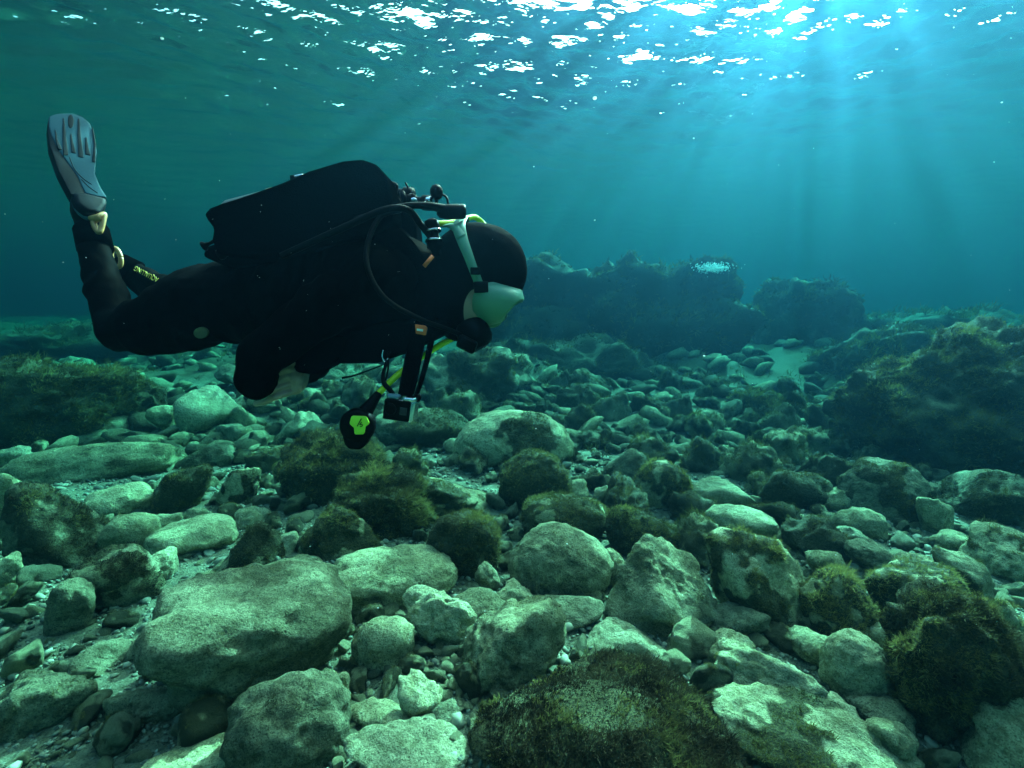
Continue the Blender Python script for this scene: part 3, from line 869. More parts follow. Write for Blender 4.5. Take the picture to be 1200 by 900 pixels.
# short algae carpet over the farther seabed
bv, bf = BED
bt = np.concatenate([bf[:, [0, 1, 2]], bf[:, [0, 2, 3]]])
bc = bv[bt].mean(1)
bt = bt[(bc[:, 1] > 3.3) & (bc[:, 1] < 13) & (np.abs(bc[:, 0]) < bc[:, 1] * 1.05 + .5)]
tm_ = algae_mesh('algae_turf', bv, bt, 42000, .085, .0075, 951, cover=.55, tint=.45, patch=1.1, up=.6)
add('algae_turf', tm_, A, kind='stuff', label='patchy brown algae turf growing over the far seabed', cat='algae')

# ------------------------------------------------------------------ diver: shape helpers
M_SUIT = plain('neoprene', (0.0026, 0.0027, 0.003), rough=.7, spec=.03, bump=.25, bscale=220)
M_SUIT_GREY = plain('ribbed_neoprene', (0.012, 0.014, 0.015), rough=.6, bump=.3, bscale=160)
M_BLACK = plain('black_rubber', (0.0016, 0.0017, 0.0019), rough=.5, spec=.05)
M_NYLON = plain('black_nylon', (0.0013, 0.0014, 0.0016), spec=0.0, rough=.95, bump=.5, bscale=300)
M_SKIN = plain('skin', (0.36, 0.24, 0.18), rough=.5, bump=.15, bscale=120, vary=.1)
M_MINT = plain('mint_silicone', (0.12, 0.29, 0.20), spec=.2, rough=.4, vary=.06, bscale=20)
M_RIM = plain('green_mask_frame', (0.05, 0.14, 0.10), rough=.3)
M_FIN = plain('grey_blue_fin', (0.034, 0.088, 0.116), spec=.04, rough=.6, vary=.08, bscale=14)
M_FIN_DARK = plain('dark_fin_rubber', (0.002, 0.005, 0.008), rough=.6, spec=.06)
M_TAN = plain('orange_tan_rubber', (0.42, 0.20, 0.06), rough=.5, vary=.1, bscale=30)
M_YELLOW = plain('yellow_hose', (0.70, 0.95, 0.01), rough=.4)
M_LIME = plain('lime_plate', (0.42, 0.75, 0.02), rough=.4)
M_ORANGE = plain('orange_tab', (0.85, 0.16, 0.03), rough=.5)
M_STEEL = plain('brushed_steel', (0.6, 0.62, 0.64), rough=.25, metal=1.0)
M_TANK = plain('painted_tank', (0.02, 0.025, 0.028), rough=.4, spec=.5)
M_WHITE = plain('white_plastic', (0.75, 0.76, 0.76), rough=.4)
M_BLUE = plain('pale_blue_plastic', (0.10, 0.18, 0.22), rough=.4)
M_GOLD = plain('yellow_print', (0.80, 0.55, 0.05), rough=.6)
M_BADGE = plain('olive_badge', (0.06, 0.07, 0.02), rough=.6, vary=.3, bscale=90)
def glass_mat():
    m, nt, b = new_mat('mask_glass')
    b.inputs['Base Color'].default_value = (.8, .95, .9, 1)
    b.inputs['Transmission Weight'].default_value = .9
    b.inputs['Roughness'].default_value = .03
    b.inputs['IOR'].default_value = 1.15
    return m
M_GLASS = glass_mat()

def catmull(P, n=8):
    P = np.asarray(P, float); out = []
    Q = np.vstack([2 * P[0] - P[1], P, 2 * P[-1] - P[-2]])
    for i in range(1, len(Q) - 2):
        for t in np.linspace(0, 1, n, endpoint=False):
            a, b, c, d = Q[i - 1], Q[i], Q[i + 1], Q[i + 2]
            out.append(.5 * (2 * b + (c - a) * t + (2 * a - 5 * b + 4 * c - d) * t * t + (3 * b - a - 3 * c + d) * t ** 3))
    out.append(P[-1])
    return np.array(out)

def tube(P, R, seg=12, n=8, closed_caps=True):
    P = np.asarray(P, float); R = np.broadcast_to(np.asarray(R, float), (len(P),))
    PR = catmull(np.column_stack([P, R]), n) if len(P) > 2 else np.column_stack([P, R])
    P, R = PR[:, :3], np.maximum(PR[:, 3], 1e-4)
    T = np.gradient(P, axis=0); T /= np.linalg.norm(T, axis=1)[:, None] + 1e-12
    up = np.array([0, 1.0, 0.05]); V = []; prev = None
    for p, t, r in zip(P, T, R):
        a = (up if prev is None else prev) - t * np.dot(up if prev is None else prev, t)
        if np.linalg.norm(a) < 1e-4: a = np.array([1.0, 0, 0]) - t * t[0]
        a /= np.linalg.norm(a); b = np.cross(t, a); prev = a
        for k in range(seg):
            th = 2 * math.pi * k / seg
            V.append(p + r * (math.cos(th) * a + math.sin(th) * b))
    Fs = []
    m = len(P)
    for i in range(m - 1):
        for k in range(seg):
            Fs.append((i * seg + k, i * seg + (k + 1) % seg, (i + 1) * seg + (k + 1) % seg, (i + 1) * seg + k))
    if closed_caps:
        Fs.append(tuple(range(seg - 1, -1, -1))); Fs.append(tuple((m - 1) * seg + k for k in range(seg)))
    return np.array(V), Fs

def lathe(p0, p1, prof, seg=24):
    """profile of (distance along the axis, radius), in metres, turned about p0 -> p1"""
    ax = np.asarray(p1, float) - p0; ax /= np.linalg.norm(ax)
    P = [np.asarray(p0) + ax * a for a, r in prof]; R = [max(r, 1e-4) for a, r in prof]
    t = ax; a = np.array([0, 1.0, .05]); a = a - t * np.dot(a, t)
    if np.linalg.norm(a) < .15: a = np.array([1.0, 0, 0]); a = a - t * np.dot(a, t)
    a /= np.linalg.norm(a); b = np.cross(t, a)
    V, Fs = [], []
    for p, r in zip(P, R):
        for k in range(seg):
            th = 2 * math.pi * k / seg
            V.append(p + r * (math.cos(th) * a + math.sin(th) * b))
    for i in range(len(P) - 1):
        for k in range(seg):
            Fs.append((i * seg + k, i * seg + (k + 1) % seg, (i + 1) * seg + (k + 1) % seg, (i + 1) * seg + k))
    Fs.append(tuple(range(seg - 1, -1, -1))); Fs.append(tuple((len(P) - 1) * seg + k for k in range(seg)))
    return np.array(V), Fs

def prism(pts, n, half, bevel=0.0, segs=3):
    """polygon of 3-D points pushed both ways along n and bevelled"""
    pts = np.asarray(pts, float); n = np.asarray(n, float); n /= np.linalg.norm(n)
    bm = bmesh.new()
    lo = [bm.verts.new(p - n * half) for p in pts]; hi = [bm.verts.new(p + n * half) for p in pts]
    k = len(pts)
    bm.faces.new(lo[::-1]); bm.faces.new(hi)
    for i in range(k):
        bm.faces.new((lo[i], lo[(i + 1) % k], hi[(i + 1) % k], hi[i]))
    bmesh.ops.recalc_face_normals(bm, faces=bm.faces)
    if bevel:
        bmesh.ops.bevel(bm, geom=list(bm.edges), offset=bevel, segments=segs, affect='EDGES', profile=.6, clamp_overlap=True)
    bmesh.ops.triangulate(bm, faces=[f for f in bm.faces if len(f.verts) > 4])
    bm.verts.index_update()
    V = np.array([v.co[:] for v in bm.verts]); Fs = [tuple(v.index for v in f.verts) for f in bm.faces]
    bm.free()
    return V, Fs

def ribbon(P, N, width, thick, n=6):
    P = np.asarray(P, float); N = np.asarray(N, float)
    width = np.broadcast_to(np.asarray(width, float), (len(P),))
    Q = catmull(np.column_stack([P, N, width]), n)
    P, N, w = Q[:, :3], Q[:, 3:6], Q[:, 6]
    N /= np.linalg.norm(N, axis=1)[:, None]
    T = np.gradient(P, axis=0); T /= np.linalg.norm(T, axis=1)[:, None]
    S = np.cross(T, N); S /= np.linalg.norm(S, axis=1)[:, None]
    V = []
    for p, s_, nn, ww in zip(P, S, N, w):
        V += [p - s_ * ww / 2 - nn * thick / 2, p + s_ * ww / 2 - nn * thick / 2, p + s_ * ww / 2 + nn * thick / 2, p - s_ * ww / 2 + nn * thick / 2]
    Fs = []
    for i in range(len(P) - 1):
        for k in range(4):
            Fs.append((i * 4 + k, i * 4 + (k + 1) % 4, (i + 1) * 4 + (k + 1) % 4, (i + 1) * 4 + k))
    Fs.append((3, 2, 1, 0)); e = (len(P) - 1) * 4; Fs.append((e, e + 1, e + 2, e + 3))
    return np.array(V), Fs

def box(c, ax, ay, az, bevel=.002):
    c, ax, ay, az = map(lambda q: np.asarray(q, float), (c, ax, ay, az))
    pts = [c - ax - az, c + ax - az, c + ax + az, c - ax + az]
    return prism(pts, ay, float(np.linalg.norm(ay)), bevel)

def join(*parts):
    V, Fs, o = [], [], 0
    for v, f in parts:
        V.append(v); Fs += [tuple(i + o for i in q) for q in f]; o += len(v)
    return np.vstack(V), Fs

def root(name, loc, label, cat):
    o = bpy.data.objects.new(name, None); COL.objects.link(o)
    o.empty_display_size = .1
    o.location = tuple(loc); o['label'] = label; o['category'] = cat
    return o

def part(name, vf, mat, parent, org, smooth=True, label=None):
    V, Fs = vf
    me = mesh_from(name, np.asarray(V) - np.asarray(org), [tuple(int(i) for i in f) for f in Fs], smooth)
    return add(name, me, mat, parent=parent, label=label)

def S(d): return d / F                 # metres per photo pixel at depth d
X_, Y_, Z_ = np.array([1., 0, 0]), np.array([0, 1., 0]), np.array([0, 0, 1.])

# ------------------------------------------------------------------ diver: body
ORG = W(262, 352, 1.38)
diver = root('person', ORG, 'scuba diver in black wetsuit swimming with arms folded, looking down at the rocks', 'person')

spheres = []
def chain(pts, squash=None, step=.3):
    """pts: (px, py, depth, radius in px); dense run of balls between them"""
    for (a, b) in zip(pts[:-1], pts[1:]):
        pa, pb = W(*a[:3]), W(*b[:3]); ra, rb = a[3] * S(a[2]), b[3] * S(b[2])
        wa, wb = (a[4] if len(a) > 4 else 1.0), (b[4] if len(b) > 4 else 1.0)
        L_ = np.linalg.norm(pb - pa); k = max(2, int(L_ / (step * min(ra, rb))) + 1)
        for t in np.linspace(0, 1, k):
            spheres.append((pa + (pb - pa) * t, ra + (rb - ra) * t, wa + (wb - wa) * t))

# trunk and neck
chain([(540, 338, 1.222, 36, .85), (507, 336, 1.235, 38, 1.0), (470, 332, 1.25, 54, 1.35), (430, 340, 1.28, 66, 1.42), (370, 348, 1.31, 60, 1.35), (310, 354, 1.345, 52, 1.35), (258, 354, 1.37, 45, 1.6)])
# near leg
chain([(250, 356, 1.33, 46), (220, 366, 1.31, 45), (180, 381, 1.31, 36), (142, 386, 1.33, 26), (133, 372, 1.34, 21), (124, 340, 1.37, 20), (113, 300, 1.40, 16.5), (105, 264, 1.43, 15), (99, 240, 1.44, 13), (92, 215, 1.45, 10)])
# far leg, knee out and heel drawn up
chain([(255, 352, 1.46, 42), (225, 355, 1.58, 36), (203, 351, 1.70, 24), (172, 331, 1.70, 17), (146, 314, 1.69, 13), (134, 309, 1.68, 12), (128, 324, 1.68, 11)])
# near arm folded across the belly
chain([(440, 330, 1.15, 40), (395, 352, 1.12, 34), (345, 386, 1.10, 29), (306, 418, 1.09, 26), (298, 447, 1.09, 22)])
chain([(299, 446, 1.09, 23), (322, 438, 1.20, 19), (345, 428, 1.32, 13)])
chain([(345, 428, 1.32, 12), (356, 424, 1.36, 10)])
# far arm
chain([(440, 330, 1.42, 40), (400, 385, 1.46, 30), (358, 428, 1.46, 22), (350, 433, 1.36, 17), (344, 439, 1.25, 13.5)])
# far hand holding the near elbow: palm, four fingers, thumb
hand_balls = []
def hchain(pts):
    n0 = len(spheres); chain(pts, step=.3); hand_balls.extend(spheres[n0:]); del spheres[n0:]
hchain([(349, 437, 1.29, 11), (350, 440, 1.22, 12), (349, 446, 1.185, 12), (346, 453, 1.165, 10)])
hchain([(349, 440, 1.22, 11), (347, 436, 1.18, 10.5), (345, 445, 1.16, 10)])
for kf, xe in ((0, 303), (1, 298), (2, 296), (3, 300)):
    y0 = 431 + 9.3 * kf
    hchain([(348, 435 + 7 * kf, 1.172, 5.2), (336, y0 + 2, 1.142, 4.3), (323, y0 + 6.5, 1.128, 3.9), (311, y0 + 12, 1.136, 3.7), (xe, y0 + 14.5, 1.146, 3.3)])
hchain([(350, 432, 1.20, 6.0), (343, 426, 1.16, 5.0), (334, 421, 1.13, 4.4), (326, 420, 1.115, 3.9)])

# head: hood-covered skull, jaw, nose
HC = W(556, 315, 1.22); hs = S(1.22)
hf = np.array([.72, 0, -.69]); hu = np.array([.69, 0, .72]); hl = np.array([0, -1.0, 0])
def HP(f, u, l): return HC + hs * (f * hf + u * hu + l * hl)
ell = [(HP(2, 0, 0), np.array([55, 39, 55]) * hs), (HP(8, 6, 0), np.array([53, 38, 53]) * hs),
       (HP(20, -38, 0), np.array([32, 32, 34]) * hs), (HP(30, -62, 0), np.array([20, 20, 20]) * hs)]
NOSE = [(HP(52, -18, 0), .007), (HP(58, -26, 0), .011), (HP(54, -30, 6), .008), (HP(54, -30, -6), .008)]

def remesh(name, verts, faces, voxel, smooth):
    me = mesh_from(name, verts, faces)
    o = bpy.data.objects.new(name, me); COL.objects.link(o)
    m = o.modifiers.new('r', 'REMESH'); m.mode = 'VOXEL'; m.voxel_size = voxel
    m2 = o.modifiers.new('s', 'SMOOTH'); m2.factor = .5; m2.iterations = smooth
    bpy.context.view_layer.update()
    ev = o.evaluated_get(bpy.context.evaluated_depsgraph_get())
    out = bpy.data.meshes.new_from_object(ev)
    bpy.data.objects.remove(o); bpy.data.meshes.remove(me)
    out.name = name
    return out

d3, f3 = ico(3)
VV, FF, off = [], [], 0
d2, f2 = ico(2)
for (c, r, w) in spheres:
    dd, ff = (d3, f3) if r > .02 else (d2, f2)
    VV.append(c + dd * np.array([r, r * w, r])); FF.append(ff + off); off += len(dd)
for (c, rr) in ell:
    VV.append(c + d3 * rr); FF.append(f3 + off); off += len(d3)
for (c, r) in NOSE:
    VV.append(c + d2 * r); FF.append(f2 + off); off += len(d2)
body_me = remesh('body', np.vstack(VV), np.vstack(FF), .0055, 4)
nv = len(body_me.vertices)
co = np.empty(nv * 3, np.float32); body_me.vertices.foreach_get('co', co); co = co.reshape(-1, 3).astype(float)
# folds in the neoprene
q = co * np.array([1, 1, 1])
nr = np.empty(nv * 3, np.float32); body_me.vertices.foreach_get('normal', nr); nr = nr.reshape(-1, 3)
rel = (co - HC) / hs
lf, lu = rel @ hf, rel @ hu
hdist = np.linalg.norm(rel, axis=1)
face = (hdist < 95) & (lf > 14 + 25 * ((lu + 22) / 37) ** 2) & (lu > -80) & (lu < 22)
skin = face
gface = lf - (17 + 25 * ((lu + 22) / np.where(lu > -22, 22, 34)) ** 2)
gface = np.where((hdist < 95) & (lu < 30), gface, -50)
skinness = np.clip(.5 + gface / 12, 0, 1)
fold = .0035 * fbm(co * 16, 77, 3) + .0022 * np.sin(co[:, 0] * 90 + 5 * vnoise(co * 8, 3))
fold[skin | (hdist < 90)] *= .25
co2 = co + nr * fold[:, None] - ORG
body_me.vertices.foreach_set('co', co2.astype(np.float32).ravel())
body_me.materials.clear()
def body_mat():
    m, nt, b = new_mat('wetsuit_and_skin'); L = nt.links.new
    at = nt.nodes.new('ShaderNodeAttribute'); at.attribute_name = 'skinness'
    r = nt.nodes.new('ShaderNodeValToRGB'); r.color_ramp.elements[0].position = .48; r.color_ramp.elements[1].position = .52
    L(at.outputs['Fac'], r.inputs['Fac'])
    tc = nt.nodes.new('ShaderNodeTexCoord'); nz = nt.nodes.new('ShaderNodeTexNoise'); nz.inputs['Scale'].default_value = 200
    L(tc.outputs['Object'], nz.inputs['Vector'])
    mx = nt.nodes.new('ShaderNodeMix'); mx.data_type = 'RGBA'
    mx.inputs['A'].default_value = (.0012, .0014, .0016, 1); mx.inputs['B'].default_value = (.36, .24, .18, 1)
    L(r.outputs[0], mx.inputs['Factor']); L(mx.outputs['Result'], b.inputs['Base Color'])
    bp = nt.nodes.new('ShaderNodeBump'); bp.inputs['Strength'].default_value = .2; bp.inputs['Distance'].default_value = .003
    L(nz.outputs['Fac'], bp.inputs['Height']); L(bp.outputs[0], b.inputs['Normal'])
    b.inputs['Roughness'].default_value = .7; b.inputs['Specular IOR Level'].default_value = .008
    return m
body_me.materials.append(body_mat())
sa = body_me.attributes.new('skinness', 'FLOAT', 'POINT'); sa.data.foreach_set('value', skinness.astype(np.float32))
npoly = len(body_me.polygons)
body_me.polygons.foreach_set('material_index', np.zeros(npoly, np.int32))
body_me.polygons.foreach_set('use_smooth', np.ones(npoly, dtype=bool))
body_me.update()
body = add('body', body_me, None, parent=diver)

hv, hfc, off = [], [], 0
for (c, r, w) in hand_balls:
    hv.append(c + d2 * r); hfc.append(f2 + off); off += len(d2)
hand_me = remesh('hand', np.vstack(hv) - ORG, np.vstack(hfc), .0018, 2)
hand_me.materials.clear(); hand_me.materials.append(M_SKIN)
hand_me.polygons.foreach_set('use_smooth', np.ones(len(hand_me.polygons), dtype=bool))
add('hand', hand_me, None, parent=diver, label='bare hand holding the opposite elbow')
part('wrist_watch', join(lathe(W(349, 437.5, 1.262), W(350, 440, 1.232), [(0, 12.2 * S(1.25)), (.001, 13.6 * S(1.25)), (.018, 13.6 * S(1.25)), (.019, 12.2 * S(1.25))], 24)), M_BLACK, diver, ORG)

# eyes behind the mask
for sgn in (1, -1):
    part('eye', (HP(49, -4, 14 * sgn) + d2 * .011, [tuple(t) for t in f2]), M_WHITE, diver, ORG)

# ------------------------------------------------------------------ mask
def ring(fn, n=40):
    return [fn(2 * math.pi * i / n) for i in range(n)]
def rear(t):
    l = 38 * math.cos(t); u = -13 + (31 if math.sin(t) > 0 else 30) * math.sin(t)
    return HP(51 - .0205 * l * l - (4 if math.sin(t) < 0 else 0) * abs(math.sin(t)), u, l)
def midr(t):
    l = 39 * math.cos(t); u = -8 + 27 * math.sin(t)
    return HP(57 - .011 * l * l, u, l)
def front(t):
    c, s_ = math.cos(t), math.sin(t)
    l = 37 * math.copysign(abs(c) ** .6, c); u = -4 + 18 * math.copysign(abs(s_) ** .6, s_)
    if s_ < -.5 and abs(l) < 10: u += 9 * (1 - abs(l) / 10)
    return HP(65 - .0035 * l * l, u, l)
def front2(t):
    c, s_ = math.cos(t), math.sin(t)
    l = 33 * math.copysign(abs(c) ** .6, c); u = -4 + 14 * math.copysign(abs(s_) ** .6, s_)
    return HP(66 - .0035 * l * l, u, l)
rings = [ring(rear), ring(midr), ring(front), ring(front2)]
V = np.array([p for r in rings for p in r]); n = 40
Fs = [(i * n + k, i * n + (k + 1) % n, (i + 1) * n + (k + 1) % n, (i + 1) * n + k) for i in range(3) for k in range(n)]
mask = part('mask', (V, Fs), M_MINT, diver, ORG, label='mint green rubber diving mask')
sol = mask.modifiers.new('thick', 'SOLIDIFY'); sol.thickness = .004
part('lens', (np.array(ring(front2)), [tuple(range(n))]), M_GLASS, mask, ORG, smooth=False)
nb = [(HP(50, -24, 0), .007), (HP(58, -24, 0), .016), (HP(57, -31, 0), .015), (HP(52, -33, 0), .010)]
part('nose_pocket', tube([p for p, r in nb], [r for p, r in nb], 16), M_MINT, mask, ORG)
part('frame_rim', tube(ring(front) + [front(0)], .0032, 8, 2), M_RIM, mask, ORG)
def hood_pt(px, py, extra=3.0):
    dx, dz = px - 556, 315 - py
    l = 40 * math.sqrt(max(0, 1 - (dx * dx + dz * dz) / 58.0 ** 2)) + extra
    p = HC + hs * (dx * X_ + dz * Z_ + l * hl)
    nn = np.array([dx / 59.0 ** 2, -l / 43.0 ** 2, dz / 59.0 ** 2]); return p, nn / np.linalg.norm(nn)
path = [hood_pt(*q) for q in ((565, 338), (559, 322), (552, 303), (545, 285), (541, 270), (543, 258))]
far = [(p * np.array([1, -1, 1]) + np.array([0, 2 * HC[1], 0]), nn * np.array([1, -1, 1])) for p, nn in path[::-1]]
PP = [p for p, _ in path + far]; NN = [q for _, q in path + far]
part('mask_strap', ribbon(PP, NN, [.020, .020, .022, .026, .03, .03, .03, .03, .026, .022, .020, .020], .003), M_MINT, mask, ORG)
p2 = [hood_pt(*q, 4) for q in ((545, 284), (538, 274), (530, 269), (522, 268))]
p2[-1] = (p2[-1][0] + hl * .012, p2[-1][1])
part('mask_strap', ribbon([p for p, _ in p2], [q for _, q in p2], [.022, .018, .014, .010], .003), M_MINT, mask, ORG)
for (bx, by, r_) in ((566, 338, 6), (560, 321, 4)):
    p, nn = hood_pt(bx, by, 5)
    t_ = np.cross(nn, X_); t_ /= np.linalg.norm(t_)
    part('strap_buckle', box(p, np.cross(t_, nn) * r_ * hs * 1.3, nn * .004, t_ * r_ * hs, .002), M_BLACK, mask, ORG)

# ------------------------------------------------------------------ mouth regulator
r0, r1 = W(546, 374, 1.215), W(566, 410, 1.205)
hs2 = S(1.21)
reg = part('regulator', lathe(r0, r1, [(0, 9 * hs2), (4 * hs2, 15 * hs2), (10 * hs2, 19 * hs2), (22 * hs2, 20 * hs2), (30 * hs2, 19 * hs2), (36 * hs2, 15 * hs2), (38 * hs2, 9 * hs2), (38.5 * hs2, 0.1 * hs2)], 28), M_BLACK, diver, ORG)
part('mouthpiece', tube([HP(34, -50, 0), W(552, 386, 1.215)], [.016, .018], 14), M_BLACK, reg, ORG)
part('exhaust_tee', box(W(549, 402, 1.21), X_ * 10 * hs2 - Z_ * 5 * hs2, Y_ * .055, Z_ * 7 * hs2 + X_ * 3 * hs2, .008), M_BLACK, reg, ORG)
part('purge_ring', tube([W(563, 408, 1.208) + .016 * (math.cos(t) * np.array([.87, 0, .48]) + math.sin(t) * Y_) for t in np.linspace(0, 6.283, 20)], .002, 6, 2), M_SUIT_GREY, reg, ORG)

# ------------------------------------------------------------------ fins
def fin(d0, gx, gy, x0, y0, outline, rail, slots, pocket, grooves, vent, flipx=1):
    def P(px, py): return W(px, py, d0 + gx * (px - x0) + gy * (py - y0))
    n_ = np.cross(P(x0 + 10, y0) - P(x0, y0), P(x0, y0 + 10) - P(x0, y0)); n_ /= np.linalg.norm(n_)
    if n_[1] > 0: n_ = -n_
    fr = part('fin', prism([P(*q) for q in outline], n_, .006, .004), M_FIN, diver, ORG)
    fr['label'] = 'grey-blue rubber swim fin'
    if rail: part('side_rail', prism([P(*q) - n_ * .012 for q in rail], n_, .016, .004), M_FIN_DARK, fr, ORG)
    for s_ in slots:
        part('rib', prism([P(*q) + n_ * .006 for q in s_], n_, .0025, .001), M_FIN_DARK, fr, ORG)
    for g in grooves:
        part('groove', tube([P(*q) + n_ * .0058 for q in g], .0014, 6), M_FIN_DARK, fr, ORG)
    if vent:
        part('vent', prism([P(vent[0] + vent[2] * math.cos(t), vent[1] + vent[3] * math.sin(t)) + n_ * .006 for t in np.linspace(0, 6.283, 14, endpoint=False)], n_, .002, .001), M_FIN_DARK, fr, ORG)
    if pocket: part('foot_pocket', prism([P(*q) - n_ * .028 for q in pocket], n_, .036, .015), M_FIN_DARK, fr, ORG)
    return fr
fin1 = fin(1.43, .0017, -.0012, 90, 190,
    [(57, 138), (64, 135.5), (72, 134.3), (85, 134), (97, 139), (105, 146), (109, 156), (112, 168), (113, 180), (111, 205), (117, 220), (125, 233), (113, 231.5), (99.5, 228), (95, 219), (90, 207), (78, 191), (68, 177), (60, 161), (57, 150)],
    [(56.5, 140), (58.5, 151), (69.5, 177), (91, 207), (100, 227), (96, 231), (83, 229), (68, 201), (58, 172), (55.5, 150)],
    [[(73.2, 141), (74.8, 141), (76, 155), (79.5, 183.5), (74, 184.5), (73, 165)], [(91, 141), (92.6, 142), (94, 160), (97.5, 187), (91.5, 186), (90.3, 160)],
     [(64, 154), (65.5, 157), (67.5, 167), (72.5, 178), (67.5, 177), (64.6, 166)], [(82.2, 159), (83.6, 160), (85.5, 170), (88.5, 182), (83.5, 181), (82.2, 168)],
     [(100, 163), (101.4, 164), (103, 175), (105.5, 184), (99.8, 183), (99.3, 172)], [(107.5, 151), (109, 154), (112, 172), (111, 192), (107.6, 192), (109.5, 172)]],
    [(84, 226), (99, 227), (125, 233), (125, 241), (117, 252), (101, 250), (88, 240)],
    [[(81, 186), (87, 200), (97, 211), (107, 218)], [(95, 212), (104, 221), (114, 228)]], (82.5, 144.5, 3.4, 8))
part('heel_strap', tube([W(85, 231, 1.40), W(90, 245, 1.385), W(99, 254, 1.39), W(108, 257, 1.395)], .0065, 10), M_FIN, fin1, ORG)
part('heel_pull', join(tube([W(*q) for q in ((106, 256, 1.39), (114, 254, 1.385), (122, 251, 1.40), (121, 258, 1.395), (119, 267, 1.39), (116, 272, 1.385), (112, 268, 1.385), (109, 260, 1.387))], .0068, 10),
     tube([W(108, 257, 1.388), W(119, 255, 1.39)], .010, 10)), M_TAN, fin1, ORG)
fin2 = fin(1.66, .0012, .001, 122, 350, [(122, 308), (140, 316), (140, 345), (134, 372), (126, 390), (119, 393), (112, 381), (107.5, 366), (108, 352), (114, 330)], None, [], [(121, 306), (141, 316), (138, 330), (118, 326)], [], None)
part('heel_pull', tube([W(136 + 5.5 * math.cos(t) + 2 * math.sin(t), 302 + 11 * math.sin(t), 1.63) for t in np.linspace(0, 6.283, 16)], .0075, 10, 3), M_TAN, fin2, ORG)

# ankle cuffs and knee pads
def cuff(name, a, b, ra, rb, mat, par):
    return part(name, tube([W(*a), W(*b)], [ra * S(a[2]), rb * S(b[2])], 20), mat, par, ORG)
cuff('ankle_cuff', (107, 270, 1.425), (112, 292, 1.405), 17.5, 18, M_NYLON, diver)
cuff('ankle_cuff', (139, 310.5, 1.685), (158, 321.5, 1.695), 14.8, 16.6, M_NYLON, diver)

# yellow lettering down the far shin
def text_mesh(body, size):
    cu = bpy.data.curves.new('lettering', 'FONT'); cu.body = body; cu.size = size; cu.extrude = .0006
    o = bpy.data.objects.new('lettering', cu); COL.objects.link(o)
    bpy.context.view_layer.update()
    me = bpy.data.meshes.new_from_object(o.evaluated_get(bpy.context.evaluated_depsgraph_get()))
    bpy.data.objects.remove(o); bpy.data.curves.remove(cu)
    return me
tm = text_mesh('AQUALUNG', .0235)
a0 = W(186, 326, 1.648); a1 = W(159, 311.5, 1.638)
ex = (a1 - a0); L_ = np.linalg.norm(ex); ex /= L_
ey = np.cross(ex, -Y_); ey = -ey if ey[2] > 0 else ey
ez = np.cross(ex, ey)
tv = np.empty(len(tm.vertices) * 3, np.float32); tm.vertices.foreach_get('co', tv); tv = tv.reshape(-1, 3)
sx = L_ / tv[:, 0].max()
wv_ = a0 + np.outer(tv[:, 0] * sx, ex) + np.outer(tv[:, 1], ey) + np.outer(tv[:, 2], ez)
tm.vertices.foreach_set('co', (wv_ - ORG).astype(np.float32).ravel()); tm.update()
add('lettering', tm, M_GOLD, parent=diver, label='yellow lettering printed along the shin')

# small fittings on the suit
part('hip_hook', tube([W(239, 326, 1.245), W(243, 319, 1.24), W(249, 320, 1.245), W(250, 325, 1.25)], .004, 8), M_BLUE, diver, ORG)
part('hip_hook', tube([W(240, 325, 1.245), W(239, 336, 1.24), W(242, 343, 1.24)], [.005, .008, .009], 10), M_BLUE, diver, ORG)
part('suit_badge', prism([W(236 + 8.5 * math.cos(t), 390 + 6.5 * math.sin(t), 1.222) for t in np.linspace(0, 6.283, 20, endpoint=False)], (-.1, -1, -.25), .004, .002), M_BADGE, diver, ORG)

# ------------------------------------------------------------------ scuba set
SORG = W(283, 280, 1.29)
rig = root('scuba_set', SORG, 'black scuba backpack with grey tank and hoses strapped on the diver\'s back', 'scuba set')
wing_pts = [(255, 256), (262, 249), (275, 244), (300, 236), (340, 222), (372, 208), (410, 196.5), (432, 194.5), (448, 200), (459, 212), (465, 232), (468, 262), (440, 282), (380, 296), (300, 303), (270, 301), (264, 285), (266, 272), (260, 264)]
for dd, nm in ((1.15, 'buoyancy_wing'), (1.44, 'buoyancy_wing')):
    k_ = 1.0
    pts = [W(px, py, 1.16) + Y_ * (dd - 1.16) for px, py in wing_pts]
    if dd > 1.3: pts = [p - Z_ * .03 for p in pts]
    part(nm, prism(pts, Y_, .045, .022, 4), M_NYLON, rig, SORG)
tank = part('tank', lathe(W(268, 273, 1.29), W(440, 229, 1.275), [(0, .01), (.004, .05), (.02, .070), (.03, .074), (.36, .074), (.40, .062), (.425, .035), (.43, .02)], 32), M_TANK, rig, SORG)
ta = W(268, 273, 1.29); tb = W(440, 229, 1.275); td = (tb - ta) / np.linalg.norm(tb - ta)
for a_, mt, w_ in ((.135, M_BADGE, .010), (.20, M_NYLON, .03)):
    part('tank_band', lathe(ta + td * a_, tb, [(0, .070), (.0005, .0765), (w_, .0765), (w_ + .0005, .070)], 32), mt, tank, SORG)
part('cam_buckle', box(W(352, 209.5, 1.285), X_ * 7 * S(1.28) + Z_ * .003, Y_ * .02, Z_ * .005 - X_ * .001, .003), M_STEEL, tank, SORG)
part('cam_buckle', box(W(345, 210, 1.27), X_ * .006, Y_ * .014, Z_ * .007, .003), M_BLACK, tank, SORG)
part('back_plate', prism([W(px, py, 1.29) for px, py in ((268, 306), (275, 294), (465, 262), (485, 285), (460, 296), (300, 320))], Y_, .12, .015), M_NYLON, rig, SORG)
